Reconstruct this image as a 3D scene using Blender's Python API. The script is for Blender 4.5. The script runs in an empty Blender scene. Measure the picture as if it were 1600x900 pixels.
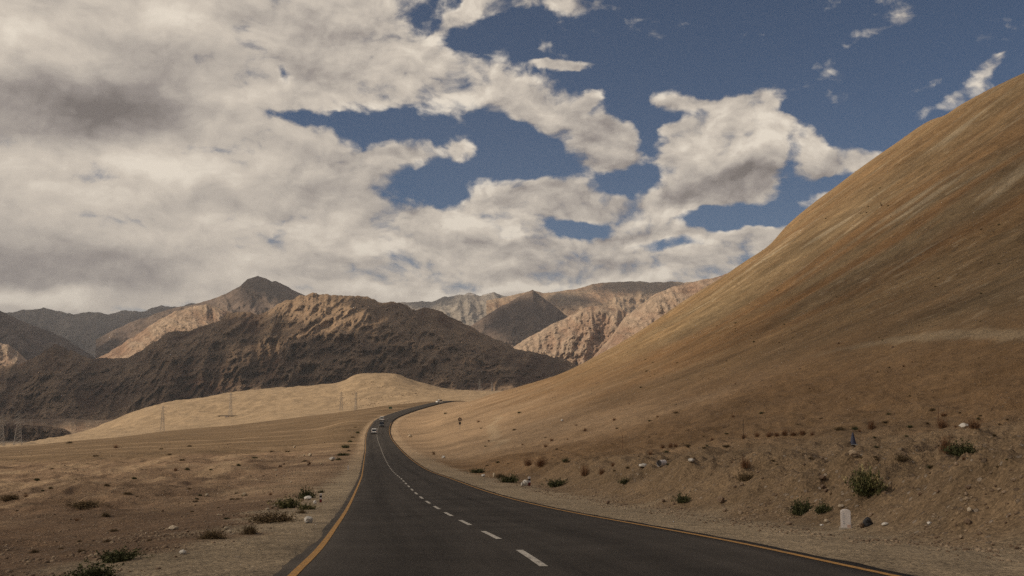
import bpy, bmesh, math, random
import numpy as np
from mathutils import Vector, Matrix
R = math.radians
SC = bpy.context.scene
COL = SC.collection
rng = np.random.default_rng(7)
random.seed(7)

# ------------------------------------------------------------------ camera
F = 1600.0                                   # focal length in photo pixels (1600 px wide)
PITCH = math.atan(162 / F)
CP, SP = math.cos(PITCH), math.sin(PITCH)
cam_d = bpy.data.cameras.new('camera'); cam = bpy.data.objects.new('camera', cam_d); COL.objects.link(cam)
cam_d.sensor_width = 36; cam_d.lens = 36
cam_d.clip_start = 0.1; cam_d.clip_end = 60000
cam.location = (0, 0, 0); cam.rotation_euler = (math.pi / 2 + PITCH, 0, 0)
SC.camera = cam

# ------------------------------------------------------------------ light
SUN_AZ, SUN_EL = R(-104), R(36)              # azimuth from +Y (clockwise positive), from the left and a little behind
SUN = Vector((math.cos(SUN_EL) * math.sin(SUN_AZ), math.cos(SUN_EL) * math.cos(SUN_AZ), math.sin(SUN_EL)))
sd = bpy.data.lights.new('sun', 'SUN'); sd.energy = 3.6; sd.angle = R(0.6); sd.color = (1.0, 0.85, 0.655)
so = bpy.data.objects.new('sun', sd); COL.objects.link(so)
so.rotation_euler = SUN.to_track_quat('Z', 'Y').to_euler()
SC.view_settings.view_transform = 'Standard'; SC.view_settings.look = 'None'
SC.view_settings.exposure = 0.0; SC.view_settings.gamma = 1.0
try: SC.view_settings.use_curve_mapping = False
except Exception: pass
SC.cycles.use_denoising = False      # the photograph has grain of its own
SC.cycles.max_bounces = 6; SC.cycles.diffuse_bounces = 2; SC.cycles.glossy_bounces = 2
SC.cycles.volume_bounces = 0; SC.cycles.transparent_max_bounces = 12
SC.cycles.caustics_reflective = False; SC.cycles.caustics_refractive = False

# ------------------------------------------------------------------ node helper
class NT:
    def __init__(s, tree): s.t = tree; s.n = tree.nodes; s.l = tree.links
    def node(s, kind, **kw):
        n = s.n.new(kind)
        for k, v in kw.items(): setattr(n, k, v)
        return n
    def put(s, sock, v):
        if v is None: return
        if isinstance(v, bpy.types.NodeSocket): s.l.new(v, sock)
        else: sock.default_value = v
    def m(s, op, a, b=None, c=None, clamp=False):
        n = s.node('ShaderNodeMath', operation=op, use_clamp=clamp)
        s.put(n.inputs[0], a); s.put(n.inputs[1], b); s.put(n.inputs[2], c)
        return n.outputs[0]
    def v(s, op, a, b=None):
        n = s.node('ShaderNodeVectorMath', operation=op)
        s.put(n.inputs[0], a); s.put(n.inputs[1], b)
        return n.outputs['Value'] if op in ('LENGTH', 'DOT_PRODUCT') else n.outputs[0]
    def noise(s, vec, scale, detail=6, rough=0.55, dist=0.0, dims='3D', out=0, lac=2.0):
        n = s.node('ShaderNodeTexNoise', noise_dimensions=dims)
        s.put(n.inputs['Vector'], vec); n.inputs['Scale'].default_value = scale
        n.inputs['Detail'].default_value = detail; n.inputs['Roughness'].default_value = rough
        n.inputs['Distortion'].default_value = dist; n.inputs['Lacunarity'].default_value = lac
        return n.outputs[out]
    def ramp(s, x, a, b, c=0.0, d=1.0, smooth=True):
        n = s.node('ShaderNodeMapRange', interpolation_type='SMOOTHSTEP' if smooth else 'LINEAR')
        s.put(n.inputs[0], x)
        for i, q in enumerate((a, b, c, d)): s.put(n.inputs[i + 1], q)
        return n.outputs[0]
    def mix(s, f, a, b, mode='MIX'):
        n = s.node('ShaderNodeMix', data_type='RGBA', blend_type=mode)
        s.put(n.inputs[0], f); s.put(n.inputs[6], a); s.put(n.inputs[7], b)
        return n.outputs[2]
    def xyz(s, x, y, z=0.0):
        n = s.node('ShaderNodeCombineXYZ'); s.put(n.inputs[0], x); s.put(n.inputs[1], y); s.put(n.inputs[2], z)
        return n.outputs[0]
    def sep(s, v):
        n = s.node('ShaderNodeSeparateXYZ'); s.put(n.inputs[0], v); return n.outputs

def c4(c): return (c[0], c[1], c[2], 1.0)
def srgb(r, g, b):
    f = lambda v: (v / 255 / 12.92) if v / 255 <= 0.04045 else ((v / 255 + 0.055) / 1.055) ** 2.4
    return (f(r), f(g), f(b))

# ------------------------------------------------------------------ directions <-> photo pixels
def ray(px, py):
    """world ratios u = x/y and T = z/y of the ray through a photo pixel"""
    xc = (px - 800) / F; yc = (450 - py) / F
    Y = CP - yc * SP
    return xc / Y, (SP + yc * CP) / Y
def azel(px, py):
    u, T = ray(px, py)
    return math.atan(u), math.atan2(T, math.hypot(1, u))

# ------------------------------------------------------------------ sky: Nishita under procedural cumulus
W = bpy.data.worlds.new('World'); SC.world = W; W.use_nodes = True
w = NT(W.node_tree); w.n.clear()
out = w.node('ShaderNodeOutputWorld'); bg = w.node('ShaderNodeBackground')
sky = w.node('ShaderNodeTexSky', sky_type='NISHITA', sun_disc=False)
sky.sun_elevation = SUN_EL; sky.sun_rotation = SUN_AZ; sky.altitude = 3400; sky.air_density = 0.9; sky.dust_density = 0.6; sky.ozone_density = 1.5
# (px, py, rx, ry, amount, tilt degrees) of the cloud banks, given as directions in the sky
BANKS = [
 (120, 60, 520, 210, 1.5, 0), (430, 50, 270, 130, 1.0, 0), (520, 130, 215, 74, 0.8, 0), (60, 330, 620, 190, 1.5, 0),
 (330, 330, 330, 130, 1.1, 0), (120, 480, 620, 140, 1.5, 0), (480, 400, 300, 110, 1.1, 0), (500, 285, 160, 60, .7, 0),
 (615, 206, 112, 28, -1.5, 0), (820, 240, 70, 46, -1.5, 0), (985, 282, 60, 24, -1.3, 0), (1005, 215, 26, 40, -1.0, 0), (1040, 180, 60, 12, -.8, 0), (480, 194, 80, 11, -.75, 0), (690, 280, 84, 36, -1.5, 12), (640, 470, 500, 60, 1.0, 0), (345, 240, 60, 10, -.3, 0), (437, 128, 12, 20, -.9, 0),
 (645, 222, 52, 34, 1.25, 0), (600, 240, 90, 24, .8, 0), (742, 232, 38, 20, 1.1, 0),
 (760, 330, 130, 70, 1.25, 0), (690, 400, 200, 62, 1.0, 0), (890, 330, 160, 46, 1.0, -8), (640, 330, 60, 40, .6, 0),
 (900, 420, 330, 62, 1.3, 0), (1060, 400, 200, 58, 1.0, 0), (1180, 385, 120, 45, .9, 0), (890, 353, 46, 16, -1.9, 0), (1060, 378, 50, 12, -1.0, 0), (900, 520, 900, 120, 1.6, 0),
 (1115, 240, 105, 78, 2.2, 0), (1190, 262, 60, 44, 1.0, 0), (1055, 300, 90, 26, 1.1, 0), (990, 345, 90, 34, 1.3, 0), (1195, 180, 55, 40, .75, 0),
 (1242, 226, 50, 34, 1.5, 0), (1310, 245, 60, 17, 1.2, 0), (1258, 268, 48, 18, .8, 0), (1180, 336, 120, 18, -1.3, 0), (1222, 262, 22, 40, -.9, 0), (1290, 275, 40, 12, -.7, 0),
 (860, 172, 110, 34, 1.05, -14), (745, 122, 110, 36, .8, -10), (965, 190, 60, 18, .8, 0), (938, 240, 80, 38, 2.1, 0),
 (1085, 163, 84, 14, .85, 0), (1305, 296, 60, 30, 1.6, 30), (735, 16, 60, 15, 1.0, 30), (880, 4, 110, 17, 1.0, 0), (905, 148, 40, 13, .95, 45), (870, 100, 50, 9, .75, 0),
 (1560, 108, 46, 12, .62, 30), (1510, 154, 70, 12, .7, 25), (1410, 30, 60, 10, .38, 25), (870, 100, 60, 10, .6, 0), (1020, 152, 80, 16, .55, 0), (1470,135,40,10,.5,20), (1195, 150, 50, 22, .6, 0)]
# grey undersides: same units, amount darkens
BASES = [
 (70, 172, 210, 44, 1.25, 0), (200, 168, 110, 36, .7, 0), (250, 115, 150, 50, .55, -12), (420, 26, 90, 26, .35, 0), (470, 110, 120, 30, .3, 0), (60, 405, 190, 46, .7, 0), (190, 425, 120, 26, .5, 0), (420, 330, 60, 12, .35, 0), (540, 425, 100, 24, .4, 0), (640, 318, 62, 20, .8, 0), (700, 300, 50, 16, .45, 0),
 (640, 240, 80, 16, .45, 0), (800, 382, 90, 10, .6, 0), (780, 400, 60, 14, .5, 0), (850, 290, 90, 16, .5, 0), (930, 415, 80, 16, .6, 0), (840, 430, 90, 12, .5, 0), (1130, 292, 105, 22, 1.0, 4), (1160, 262, 60, 16, .55, 0), (990, 358, 80, 14, .8, 4),
 (1080, 412, 90, 12, .6, 0), (1150, 392, 50, 10, .5, 0), (1245, 250, 60, 12, .5, 0), (640, 446, 120, 12, .35, 0), (870, 194, 90, 12, .4, 10), (770, 308, 60, 14, .4, 0), (940, 262, 60, 10, .3, 0)]
LIGHTS = [(760, 452, 330, 26, .28, 0), (980, 425, 160, 20, .25, 0), (1100, 222, 75, 46, .42, 0), (30, 60, 140, 50, .3, 0), (40, 30, 60, 60, .15, 0), (745, 332, 80, 24, .6, 0), (1000, 330, 55, 12, .5, 0), (790, 368, 22, 12, .9, 0), (985, 380, 22, 10, .9, 0), (1180, 205, 40, 26, .4, 0), (50, 462, 90, 14, .8, 0),
 (270, 262, 150, 30, .35, 0), (590, 392, 50, 20, .5, 0), (440, 345, 110, 30, .4, 0), (1005, 300, 50, 14, .4, 0), (1235, 212, 24, 14, .4, 0), (780, 280, 60, 14, .35, 0), (870, 372, 30, 8, .5, 0), (1100, 372, 40, 8, .5, 0), (640, 208, 30, 10, .5, 0), (880, 452, 120, 10, .4, 0), (280, 30, 160, 30, .35, 0), (470, 170, 140, 14, .4, 0), (230, 480, 120, 10, .3, 0)]
def blob_group(name, lst):
    g = bpy.data.node_groups.new(name, 'ShaderNodeTree')
    g.interface.new_socket('q', in_out='INPUT', socket_type='NodeSocketVector')
    g.interface.new_socket('D', in_out='OUTPUT', socket_type='NodeSocketFloat')
    t = NT(g); gi = t.node('NodeGroupInput'); go = t.node('NodeGroupOutput')
    V = gi.outputs[0]                          # x, y carry the direction, z accumulates the sum
    for (px, py, rx, ry, amp, tilt) in lst:
        a, e = azel(px, py)
        sx, sy = F / rx, F / ry
        if abs(tilt) < 4:
            n_ = t.node('ShaderNodeVectorMath', operation='MULTIPLY_ADD')
            t.put(n_.inputs[0], V); n_.inputs[1].default_value = (sx, sy, 0); n_.inputs[2].default_value = (-a * sx, -e * sy, 0)
            ln = t.v('LENGTH', n_.outputs[0])
        else:
            mp = t.node('ShaderNodeMapping', vector_type='TEXTURE')
            t.l.new(V, mp.inputs[0])
            mp.inputs['Location'].default_value = (a, e, 0)
            mp.inputs['Rotation'].default_value = (0, 0, R(tilt))
            mp.inputs['Scale'].default_value = (rx / F, ry / F, 1e7)
            ln = t.v('LENGTH', mp.outputs[0])
        V = t.v('ADD', V, t.xyz(0, 0, t.ramp(ln, 1.5, 0.2, 0.0, amp)))
    acc = t.sep(V)[2]
    t.l.new(acc, go.inputs[0])
    return g
gb = blob_group('cloud_banks', [b_ for b_ in BANKS if b_[4] > 0]); gn = blob_group('cloud_gaps', [b_ for b_ in BANKS if b_[4] < 0]); gd = blob_group('cloud_bases', BASES); gl = blob_group('cloud_lights', LIGHTS)
tc = w.node('ShaderNodeTexCoord'); dirv = tc.outputs['Generated']
X, Y, Z = w.sep(dirv)
az = w.m('ARCTAN2', X, Y); el = w.m('ARCSINE', Z)
q = w.xyz(az, el, 0)
pn = w.v('MULTIPLY', dirv, (1.0, 1.0, 1.9))           # clouds flatten towards the horizon
pn = w.v('ADD', pn, (3.1, 1.7, 0.4))
q2 = w.xyz(az, w.m('MULTIPLY', el, 1.55), 0)
wv = w.noise(q2, 7.5, 6, .55, dims='2D', out=1)
warp = w.v('MULTIPLY', w.v('SUBTRACT', wv, (.5, .5, .5)), (.080, .046, 0))
def use(g, v):
    n = w.node('ShaderNodeGroup'); n.node_tree = g; w.put(n.inputs[0], v); return n.outputs[0]
outside = w.m('MAXIMUM', w.ramp(w.m('ABSOLUTE', az), .50, .75), w.ramp(el, .44, .65))
qq = w.v('ADD', q, warp)
def vor(vec, scale, detail):
    n = w.node('ShaderNodeTexVoronoi', voronoi_dimensions='2D', feature='F1')
    w.put(n.inputs['Vector'], vec); n.inputs['Scale'].default_value = scale; n.inputs['Detail'].default_value = detail
    n.inputs['Roughness'].default_value = .55
    return n.outputs['Distance']
small = w.v('MULTIPLY', w.v('SUBTRACT', wv, (.5, .5, .5)), (.05, .05, 0))
def body(off):
    p_ = w.v('ADD', w.v('ADD', q2, small), (off[0], off[1] * 1.55, 0))
    n_ = w.noise(p_, 14, 9, .60, dims='2D')
    v_ = vor(p_, 26, 2.0)
    return w.m('SUBTRACT', w.m('MULTIPLY', w.m('SUBTRACT', n_, .5), 2.7), w.m('MULTIPLY', w.m('SUBTRACT', v_, .42), .50))
ba = body((0, 0)); bb = body((-.005, .012))
n2 = w.noise(w.v('ADD', dirv, (7, 3, 1)), 3.2, 3, .5)
far = w.m('MULTIPLY', outside, w.ramp(n2, .42, .6, .1, 1.2))
bank = w.m('ADD', w.m('ADD', w.m('MINIMUM', use(gb, qq), 1.3), w.m('MAXIMUM', use(gn, qq), -1.9)), far)
bank = w.m('ADD', bank, w.ramp(az, -.12, -.42, 0, .3))
D0 = w.m('ADD', bank, ba)
alpha = w.ramp(D0, .22, .98)
dsh = w.m('SUBTRACT', ba, bb)
L = w.m('ADD', w.m('MULTIPLY', dsh, w.m('MULTIPLY', w.ramp(bank, .5, 1.5, .52, .36), w.ramp(az, -.35, .02, .50, 1.15))), .675)
mid = w.noise(w.v('ADD', q2, warp), 4.2, 4, .52, dims='2D')
L = w.m('ADD', L, w.m('MULTIPLY', w.m('SUBTRACT', mid, .5), .75))
L = w.m('ADD', L, w.m('MULTIPLY', w.ramp(bank, 1.4, .4), .10))
L = w.m('ADD', L, w.m('MULTIPLY', ba, .06))
L = w.m('SUBTRACT', L, w.m('MULTIPLY', use(gd, qq), .40))
L = w.m('ADD', L, w.m('MULTIPLY', use(gl, qq), .46))
cr = w.node('ShaderNodeValToRGB'); w.put(cr.inputs[0], L)
els = cr.color_ramp.elements
els[0].position = 0.0; els[0].color = c4(srgb(116, 108, 104))
els[1].position = 1.0; els[1].color = c4(srgb(236, 224, 207))
for p_, c_ in ((.3, (152, 143, 137)), (.55, (186, 176, 165)), (.8, (213, 201, 186))):
    e_ = els.new(p_); e_.color = c4(srgb(*c_))
BGS = 0.10
skyc = w.mix(1.0, sky.outputs[0], (.34, .44, .49, 1), 'MULTIPLY')
cl = w.v('MULTIPLY', cr.outputs[0], (1 / BGS, 1 / BGS, 1 / BGS))
w.put(bg.inputs[0], w.mix(alpha, skyc, cl)); bg.inputs[1].default_value = BGS
w.l.new(bg.outputs[0], out.inputs[0])
try: W.cycles.sampling_method = 'MANUAL'; W.cycles.sample_map_resolution = 512
except Exception: pass

# ------------------------------------------------------------------ numpy noise
_P = np.random.default_rng(3).permutation(1024); _P = np.concatenate([_P, _P])
_A = np.random.default_rng(4).random(2048) * 2 * np.pi
_GX, _GY = np.cos(_A), np.sin(_A)
def perlin(x, y, seed=0):
    x = np.asarray(x, float); y = np.asarray(y, float)
    xi = np.floor(x).astype(np.int64); yi = np.floor(y).astype(np.int64)
    fx = x - xi; fy = y - yi
    xi = (xi + seed * 131) & 1023; yi = (yi + seed * 57) & 1023
    x1 = (xi + 1) & 1023; y1 = (yi + 1) & 1023
    def g(ix, iy, dx, dy):
        h = _P[_P[ix] + iy]
        return _GX[h] * dx + _GY[h] * dy
    sx = fx * fx * fx * (fx * (fx * 6 - 15) + 10); sy = fy * fy * fy * (fy * (fy * 6 - 15) + 10)
    a = g(xi, yi, fx, fy); b = g(x1, yi, fx - 1, fy); c = g(xi, y1, fx, fy - 1); d = g(x1, y1, fx - 1, fy - 1)
    return (a + sx * (b - a) + sy * (c + sx * (d - c) - (a + sx * (b - a)))) * 1.5
def fbm(x, y, wl, octs=4, gain=.5, seed=0, ridged=False, cell=None):
    """fractal noise, first wavelength wl; octaves finer than the mesh cell fade out"""
    t = 0; amp = 1
    for k in range(octs):
        n = perlin(x / wl + 17.3 * k, y / wl - 9.1 * k, seed + k)
        if ridged: n = 1 - 2 * np.abs(n)
        if cell is not None: n = n * np.clip(wl / cell / 3 - .6, 0, 1)
        t = t + amp * n; amp *= gain; wl *= .5
    return t
def rmf(x, y, wl, octs=7, gain=.5, seed=0):
    """ridged multifractal: sharp crests, detail gathered on the crests"""
    t = 0; amp = 1; wgt = 1
    for k in range(octs):
        n = (1 - np.abs(perlin(x / wl + 17.3 * k, y / wl - 9.1 * k, seed + k)) * 1.15) ** 2 * wgt
        wgt = np.clip(n * 1.7, 0, 1); t = t + amp * n; amp *= gain; wl *= .5
    return t - .9
def sstep(a, b, x):
    t = np.clip((x - a) / (b - a), 0, 1); return t * t * (3 - 2 * t)
def pchip(xk, yk):
    xk = np.asarray(xk, float); yk = np.asarray(yk, float)
    h = np.diff(xk); dl = np.diff(yk, axis=0) / h.reshape((-1,) + (1,) * (yk.ndim - 1))
    m = np.zeros_like(yk)
    a, b = dl[:-1], dl[1:]
    with np.errstate(divide='ignore', invalid='ignore'):
        hm = 2 * a * b / (a + b)
    m[1:-1] = np.where(a * b > 0, hm, 0); m[0] = dl[0]; m[-1] = dl[-1]
    def f(x):
        x = np.clip(x, xk[0], xk[-1]); i = np.clip(np.searchsorted(xk, x) - 1, 0, len(xk) - 2)
        t = (x - xk[i]) / h[i]
        if yk.ndim > 1: t = t.reshape(t.shape + (1,)); hh = h[i].reshape(t.shape)
        else: hh = h[i]
        return ((2*t**3 - 3*t**2 + 1) * yk[i] + (t**3 - 2*t**2 + t) * hh * m[i] + (-2*t**3 + 3*t**2) * yk[i+1] + (t**3 - t**2) * hh * m[i+1])
    return f
def Tpy(py):
    yc = (450 - np.asarray(py, float)) / F
    return (SP + yc * CP) / (CP - yc * SP)

# ------------------------------------------------------------------ the road's course (d, photo centre x, photo y)
_rd = [(13.3, 930, 900), (17.6, 855, 859), (28.1, 753, 816), (37.3, 710, 797.5), (55, 667.5, 774), (94, 632, 745), (117, 620.5, 737),
       (156, 609, 722), (237, 598, 700), (332, 591, 680.5), (390, 592.5, 668), (430, 597.5, 659.5), (480, 606, 652.5), (530, 621, 646.8), (580, 637, 641.3),
       (650, 660, 635), (740, 683, 629.3), (850, 707, 625.8)]
_D = [-400, -60, 0]; _X = [57, 11.0, 2.88]; _Z = [30, 3.2, -1.41]
for d, px, py in _rd:
    u, T = ray(px, py); _D.append(d); _X.append(u * d); _Z.append(T * d)
# smooth the straight part
_D += [950, 1100, 1400]; _X += [_X[-1] + 8, _X[-1] + 26, _X[-1] + 60]; _Z += [-9.5, -14, -22]
_xr = pchip(_D, _X); _zr = pchip(_D, _Z)
def _sm(f, d, r):
    d = np.asarray(d, float); r = r if np.isscalar(r) else r
    return sum(f(d + k * r) * wgt for k, wgt in ((-1, .25), (-.5, .25), (0, 0), (.5, .25), (1, .25)))
def xroad(d):
    d = np.asarray(d, float); return _sm(_xr, d, np.clip(d * .08, 0.01, 30))
def zroad(d):
    d = np.asarray(d, float); return _sm(_zr, d, np.clip(d * .10, 0.01, 30))

# ------------------------------------------------------------------ ground form
_DT = np.array([3, 13, 20, 30, 45, 70, 100, 150, 220, 320, 450, 650, 850, 1000, 1200, 1450, 1750, 2200, 3200, 5000, 9000, 20000.])
_RP = [1480, 903, 848, 810, 784, 760, 744, 727, 706, 684, 660, 638, 627]
def _col(px, ys): return (px, ys)
_tab = [
 (-900, [1480, 925, 885, 855, 828, 803, 785, 765, 748, 735, 728, 727, 760, 750, 735, 722, 712, 700, 680, 650, 630, 615]),
 (-300, [1480, 920, 888, 860, 828, 797, 777, 754, 735, 720, 711, 709, 740, 730, 720, 712, 705, 695, 675, 650, 630, 615]),
 (0,    [1480, 918, 890, 858, 822, 791, 769, 746, 727, 713, 703, 699, 722, 705, 697, 700, 700, 690, 672, 650, 630, 615]),
 (130,  [1480, 916, 888, 854, 817, 786, 763, 741, 722, 706, 695, 688, 696, 693, 682, 675, 690, 690, 672, 650, 630, 615]),
 (250,  [1480, 914, 884, 850, 812, 780, 758, 736, 716, 700, 687, 678, 675, 679, 662, 633, 650, 680, 665, 645, 630, 615]),
 (360,  [1480, 912, 878, 842, 808, 776, 755, 733, 712, 695, 681, 670, 665, 669, 648, 616, 635, 665, 655, 640, 630, 615]),
 (460,  [1480, 908, 866, 832, 800, 770, 751, 730, 709, 691, 674, 659, 653, 655, 632, 604, 622, 650, 645, 635, 625, 615]),
 (525,  [1480, 904, 855, 820, 792, 765, 748, 729, 708, 688, 668, 650, 645, 647, 624, 599, 610, 640, 638, 632, 622, 615]),
 (562,  [1480, 903, 848, 812, 785, 761, 745, 728, 707, 686, 664, 645, 640, 643, 616, 586.5, 600, 630, 632, 630, 622, 615]),
 (612,  [1480, 903, 848, 810, 784, 760, 744, 727, 706, 684, 661, 639, 633, 636, 612, 586, 598, 622, 628, 626, 620, 614]),
 (650,  [1480] + _RP[1:12] + [631, 629, 613, 597, 603, 618, 622, 622, 618, 613]),
 (700,  [1480] + _RP[1:12] + [627, 624, 615, 609, 611, 613, 612, 612, 613, 612]),
 (760,  [1480] + _RP[1:12] + [625, 620, 615, 612, 611.5, 611, 610.5, 611, 612, 611]),
 (900,  [1480] + _RP[1:12] + [625, 622, 618, 616, 615, 614, 613, 612, 612, 611]),
 (2600, [1480] + _RP[1:12] + [625, 622, 618, 616, 615, 614, 613, 612, 612, 611]),
]
_TU = np.array([((p - 800) / F) / 1.007 for p, _ in _tab])
_TT = Tpy(np.array([r for _, r in _tab]))                    # [column, distance]
_ld = np.log(_DT)
_fine_ld = np.linspace(_ld[0], _ld[-1], 700)
_A1 = pchip(_ld, _TT.T)(_fine_ld)                            # [700, columns]
_fu = np.linspace(_TU[0], _TU[-1], 1200)
_GRID = pchip(_TU, _A1.T)(_fu).T                             # [700, 1200]
def base_T(u, d):
    a = np.clip((np.log(np.maximum(d, 3.001)) - _fine_ld[0]) / (_fine_ld[-1] - _fine_ld[0]) * 699, 0, 698.999)
    b = np.clip((u - _fu[0]) / (_fu[-1] - _fu[0]) * 1199, 0, 1198.999)
    i = a.astype(int); j = b.astype(int); fa = a - i; fb = b - j
    return (_GRID[i, j] * (1 - fa) * (1 - fb) + _GRID[i + 1, j] * fa * (1 - fb) + _GRID[i, j + 1] * (1 - fa) * fb + _GRID[i + 1, j + 1] * fa * fb)
_P_far = pchip([-1, 0, 14, 48, 93, 127, 160, 234, 312, 385, 498, 700, 1000], [0, 0, 1.0, 10.5, 29, 47, 69, 119, 180, 236, 292, 370, 420])
_P_near = pchip([-1, 0, 8.0, 9.5, 14, 19, 30, 48, 93, 127, 160, 234, 312, 385, 498, 700, 1000], [0, 0, 0.05, .4, 1.5, 1.85, 2.9, 5.2, 24.5, 44, 65, 116, 170, 225, 285, 360, 420])
# crest of the big slope on the right as seen along each bearing
_sil = [(700, 611), (740, 609.5), (800, 603), (850, 592), (880, 582), (940, 552), (1000, 517), (1080, 463), (1130, 432), (1165, 408), (1200, 385), (1232, 350), (1270, 318),
        (1300, 296), (1345, 262), (1400, 224), (1455, 188), (1475, 181), (1500, 165), (1550, 138), (1600, 115), (1800, 40), (2300, -40), (3200, -80)]
_su, _sT = zip(*[ray(*p) for p in _sil]); _sil_T = pchip(_su, _sT)
def ground_z(x, y, detail=True):
    x = np.asarray(x, float); y = np.asarray(y, float); x, y = np.broadcast_arrays(x, y)
    d = np.maximum(y, 3.0); u = x / d
    xr = xroad(y); zr = zroad(y); s = x - xr
    uc = np.where(y < 13, x / 13 * 1.0, u)
    z = base_T(np.clip(uc, -3, 3), np.maximum(y, 13)) * np.maximum(y, 13)
    z = np.where(y < 13, z + zr - zroad(13.0), z)
    near = sstep(150, 60, y); E = sstep(1500, 980, y)
    # hummocky bank beside the right verge
    wob = fbm(x, y, 9, 3, .5, 5) * 1.6 + 0.8 * fbm(x * .3, y, 3.0, 2, .5, 25)
    sp = s + np.where(s > 0, wob * near * sstep(4, 9, s), 0)
    H = _P_far(sp) * (1 - near) + _P_near(sp) * near
    z = z + np.where(s > 0, H, 0) * E
    cell = np.maximum(d * .0045, .12)
    # gullies and talus chutes down the big slope (run across the road's direction)
    hz = sstep(60, 130, s) * E
    z = z + hz * (2.2 * fbm(y, x * .35, 70, 5, .5, 11, cell=cell) + 0.6 * fbm(y + .2 * x, x * .3, 14, 5, .62, 15, cell=cell * .7))
    # clip to the crest line
    cap = _sil_T(u) * d
    k = np.maximum(d * .0035, .3); over = (z - cap) / k
    z = np.where((s > 20) & (y > 60), cap + k * -np.logaddexp(0, -over), z)
    if detail:
        # left plain: eroded sandy badland belt, smooth terrace, far sand hill
        belt = sstep(45, 75, y) * sstep(330, 190, y) * sstep(-9, -22, s)
        n = fbm(x, y * .45, 14, 6, .62, 31, cell=cell * .7)
        z = z + belt * (.75 * n - .6 * np.abs(fbm(x, y * .5, 6, 5, .6, 37, cell=cell * .7)) - .1)
        z = z + belt * sstep(.15, .55, fbm(x, y * .4, 34, 3, .5, 43)) * .5
        z = z + sstep(-6, -14, s) * sstep(400, 20, y) * (.22 * fbm(x, y, 5, 4, .55, 51, cell=cell))
        hill = sstep(1000, 1250, y) * sstep(2600, 1700, y) * sstep(.02, -.06, u)
        z = z + hill * (3.0 * fbm(x, y, 120, 6, .5, 61, cell=cell * .8) + 1.5 * fbm(x, y, 34, 5, .65, 67, ridged=True, cell=cell * .6) - 1)
        # right rubble zone
        rz = sstep(7.5, 11, s) * sstep(90, 45, s) * sstep(320, 60, y)
        z = z + rz * (.42 * fbm(x, y, 4.2, 6, .66, 71, cell=cell * .7) + .22 * fbm(x, y * .7, 1.6, 4, .65, 76, ridged=True, cell=cell * .7) - .1)
        pl = sstep(20, 60, s) * sstep(.5, .0, np.abs(u)) * sstep(1000, 800, y)
        z = z + sstep(8, 30, np.abs(s)) * (.35 * fbm(x, y, 45, 5, .5, 81, cell=cell))
        # dirt heap on the left verge
        for (hx, hy, hr, hh) in HEAPS:
            rr = np.hypot(x - hx, (y - hy)) / hr
            z = z + hh * np.exp(-rr * rr * 2.2) * (1 + .35 * fbm(x, y, .8, 3, .6, 91, cell=cell))
    # verge: shape the corridor to the road
    wl_ = 4.9 + .010 * d; lw = 6 + .03 * d
    wr_ = 8.3 + .004 * d
    a = np.where(s < 0, sstep(wl_ + 1.4, wl_ + 1.4 + lw, -s), sstep(wr_, wr_ + 3 + .03 * d, s)) if True else 0
    a = np.where(y > 950, np.maximum(a, sstep(950, 1100, y)), a)
    zc = zr - .045 - .0007 * d + (np.maximum(np.abs(s) - 5.2, 0) * -.03) * sstep(400, 100, y)
    if detail: zc = zc + .03 * fbm(x, y, 1.1, 4, .6, 95, cell=cell) * sstep(4.4, 5.2, np.abs(s))
    edge = sstep(4.55 + 0.006 * d, 4.3, np.abs(s)) * 0
    return zc * (1 - a) + z * a
HEAPS = []
def pt(px, py, d):
    u, T = ray(px, py); return Vector((u * d, d, T * d))
def hit(px, py, lo=5.0, hi=1600.0):
    """first point where the ray through a pixel meets the ground"""
    u, T = ray(px, py)
    d = np.exp(np.linspace(math.log(lo), math.log(hi), 2500))
    g = ground_z(u * d, d) - T * d
    k = np.nonzero(g >= 0)[0]
    if len(k) == 0: return None
    i = max(k[0], 1); t = g[i - 1] / (g[i - 1] - g[i]) if g[i] != g[i - 1] else 0
    dd = d[i - 1] + (d[i] - d[i - 1]) * t
    return Vector((u * dd, dd, float(ground_z(u * dd, dd))))
def gz(x, y): return float(ground_z(x, y))

# ------------------------------------------------------------------ mesh building from grids
def grid_mesh(name, P, mat, attrs=None, smooth=True, flip=False):
    nr, nc = P.shape[:2]
    me = bpy.data.meshes.new(name)
    idx = np.arange(nr * nc).reshape(nr, nc)
    a, b, c, d_ = idx[:-1, :-1], idx[:-1, 1:], idx[1:, 1:], idx[1:, :-1]
    q = np.stack([a, b, c, d_] if not flip else [a, d_, c, b], -1).reshape(-1, 4)
    me.vertices.add(nr * nc); me.vertices.foreach_set('co', P.reshape(-1).astype(np.float32))
    me.loops.add(q.size); me.loops.foreach_set('vertex_index', q.reshape(-1).astype(np.int32))
    me.polygons.add(len(q)); me.polygons.foreach_set('loop_start', (np.arange(len(q)) * 4).astype(np.int32))
    me.polygons.foreach_set('loop_total', np.full(len(q), 4, np.int32))
    me.update()
    if smooth: me.polygons.foreach_set('use_smooth', np.ones(len(q), bool))
    for k, v in (attrs or {}).items():
        at = me.attributes.new(k, 'FLOAT_COLOR', 'POINT')
        v4 = np.concatenate([v.reshape(-1, 3), np.ones((nr * nc, 1))], 1).astype(np.float32)
        at.data.foreach_set('color', v4.reshape(-1))
    if mat: me.materials.append(mat)
    o = bpy.data.objects.new(name, me); COL.objects.link(o)
    return o
def structure(o, kind='structure'): o['kind'] = kind; return o

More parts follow.
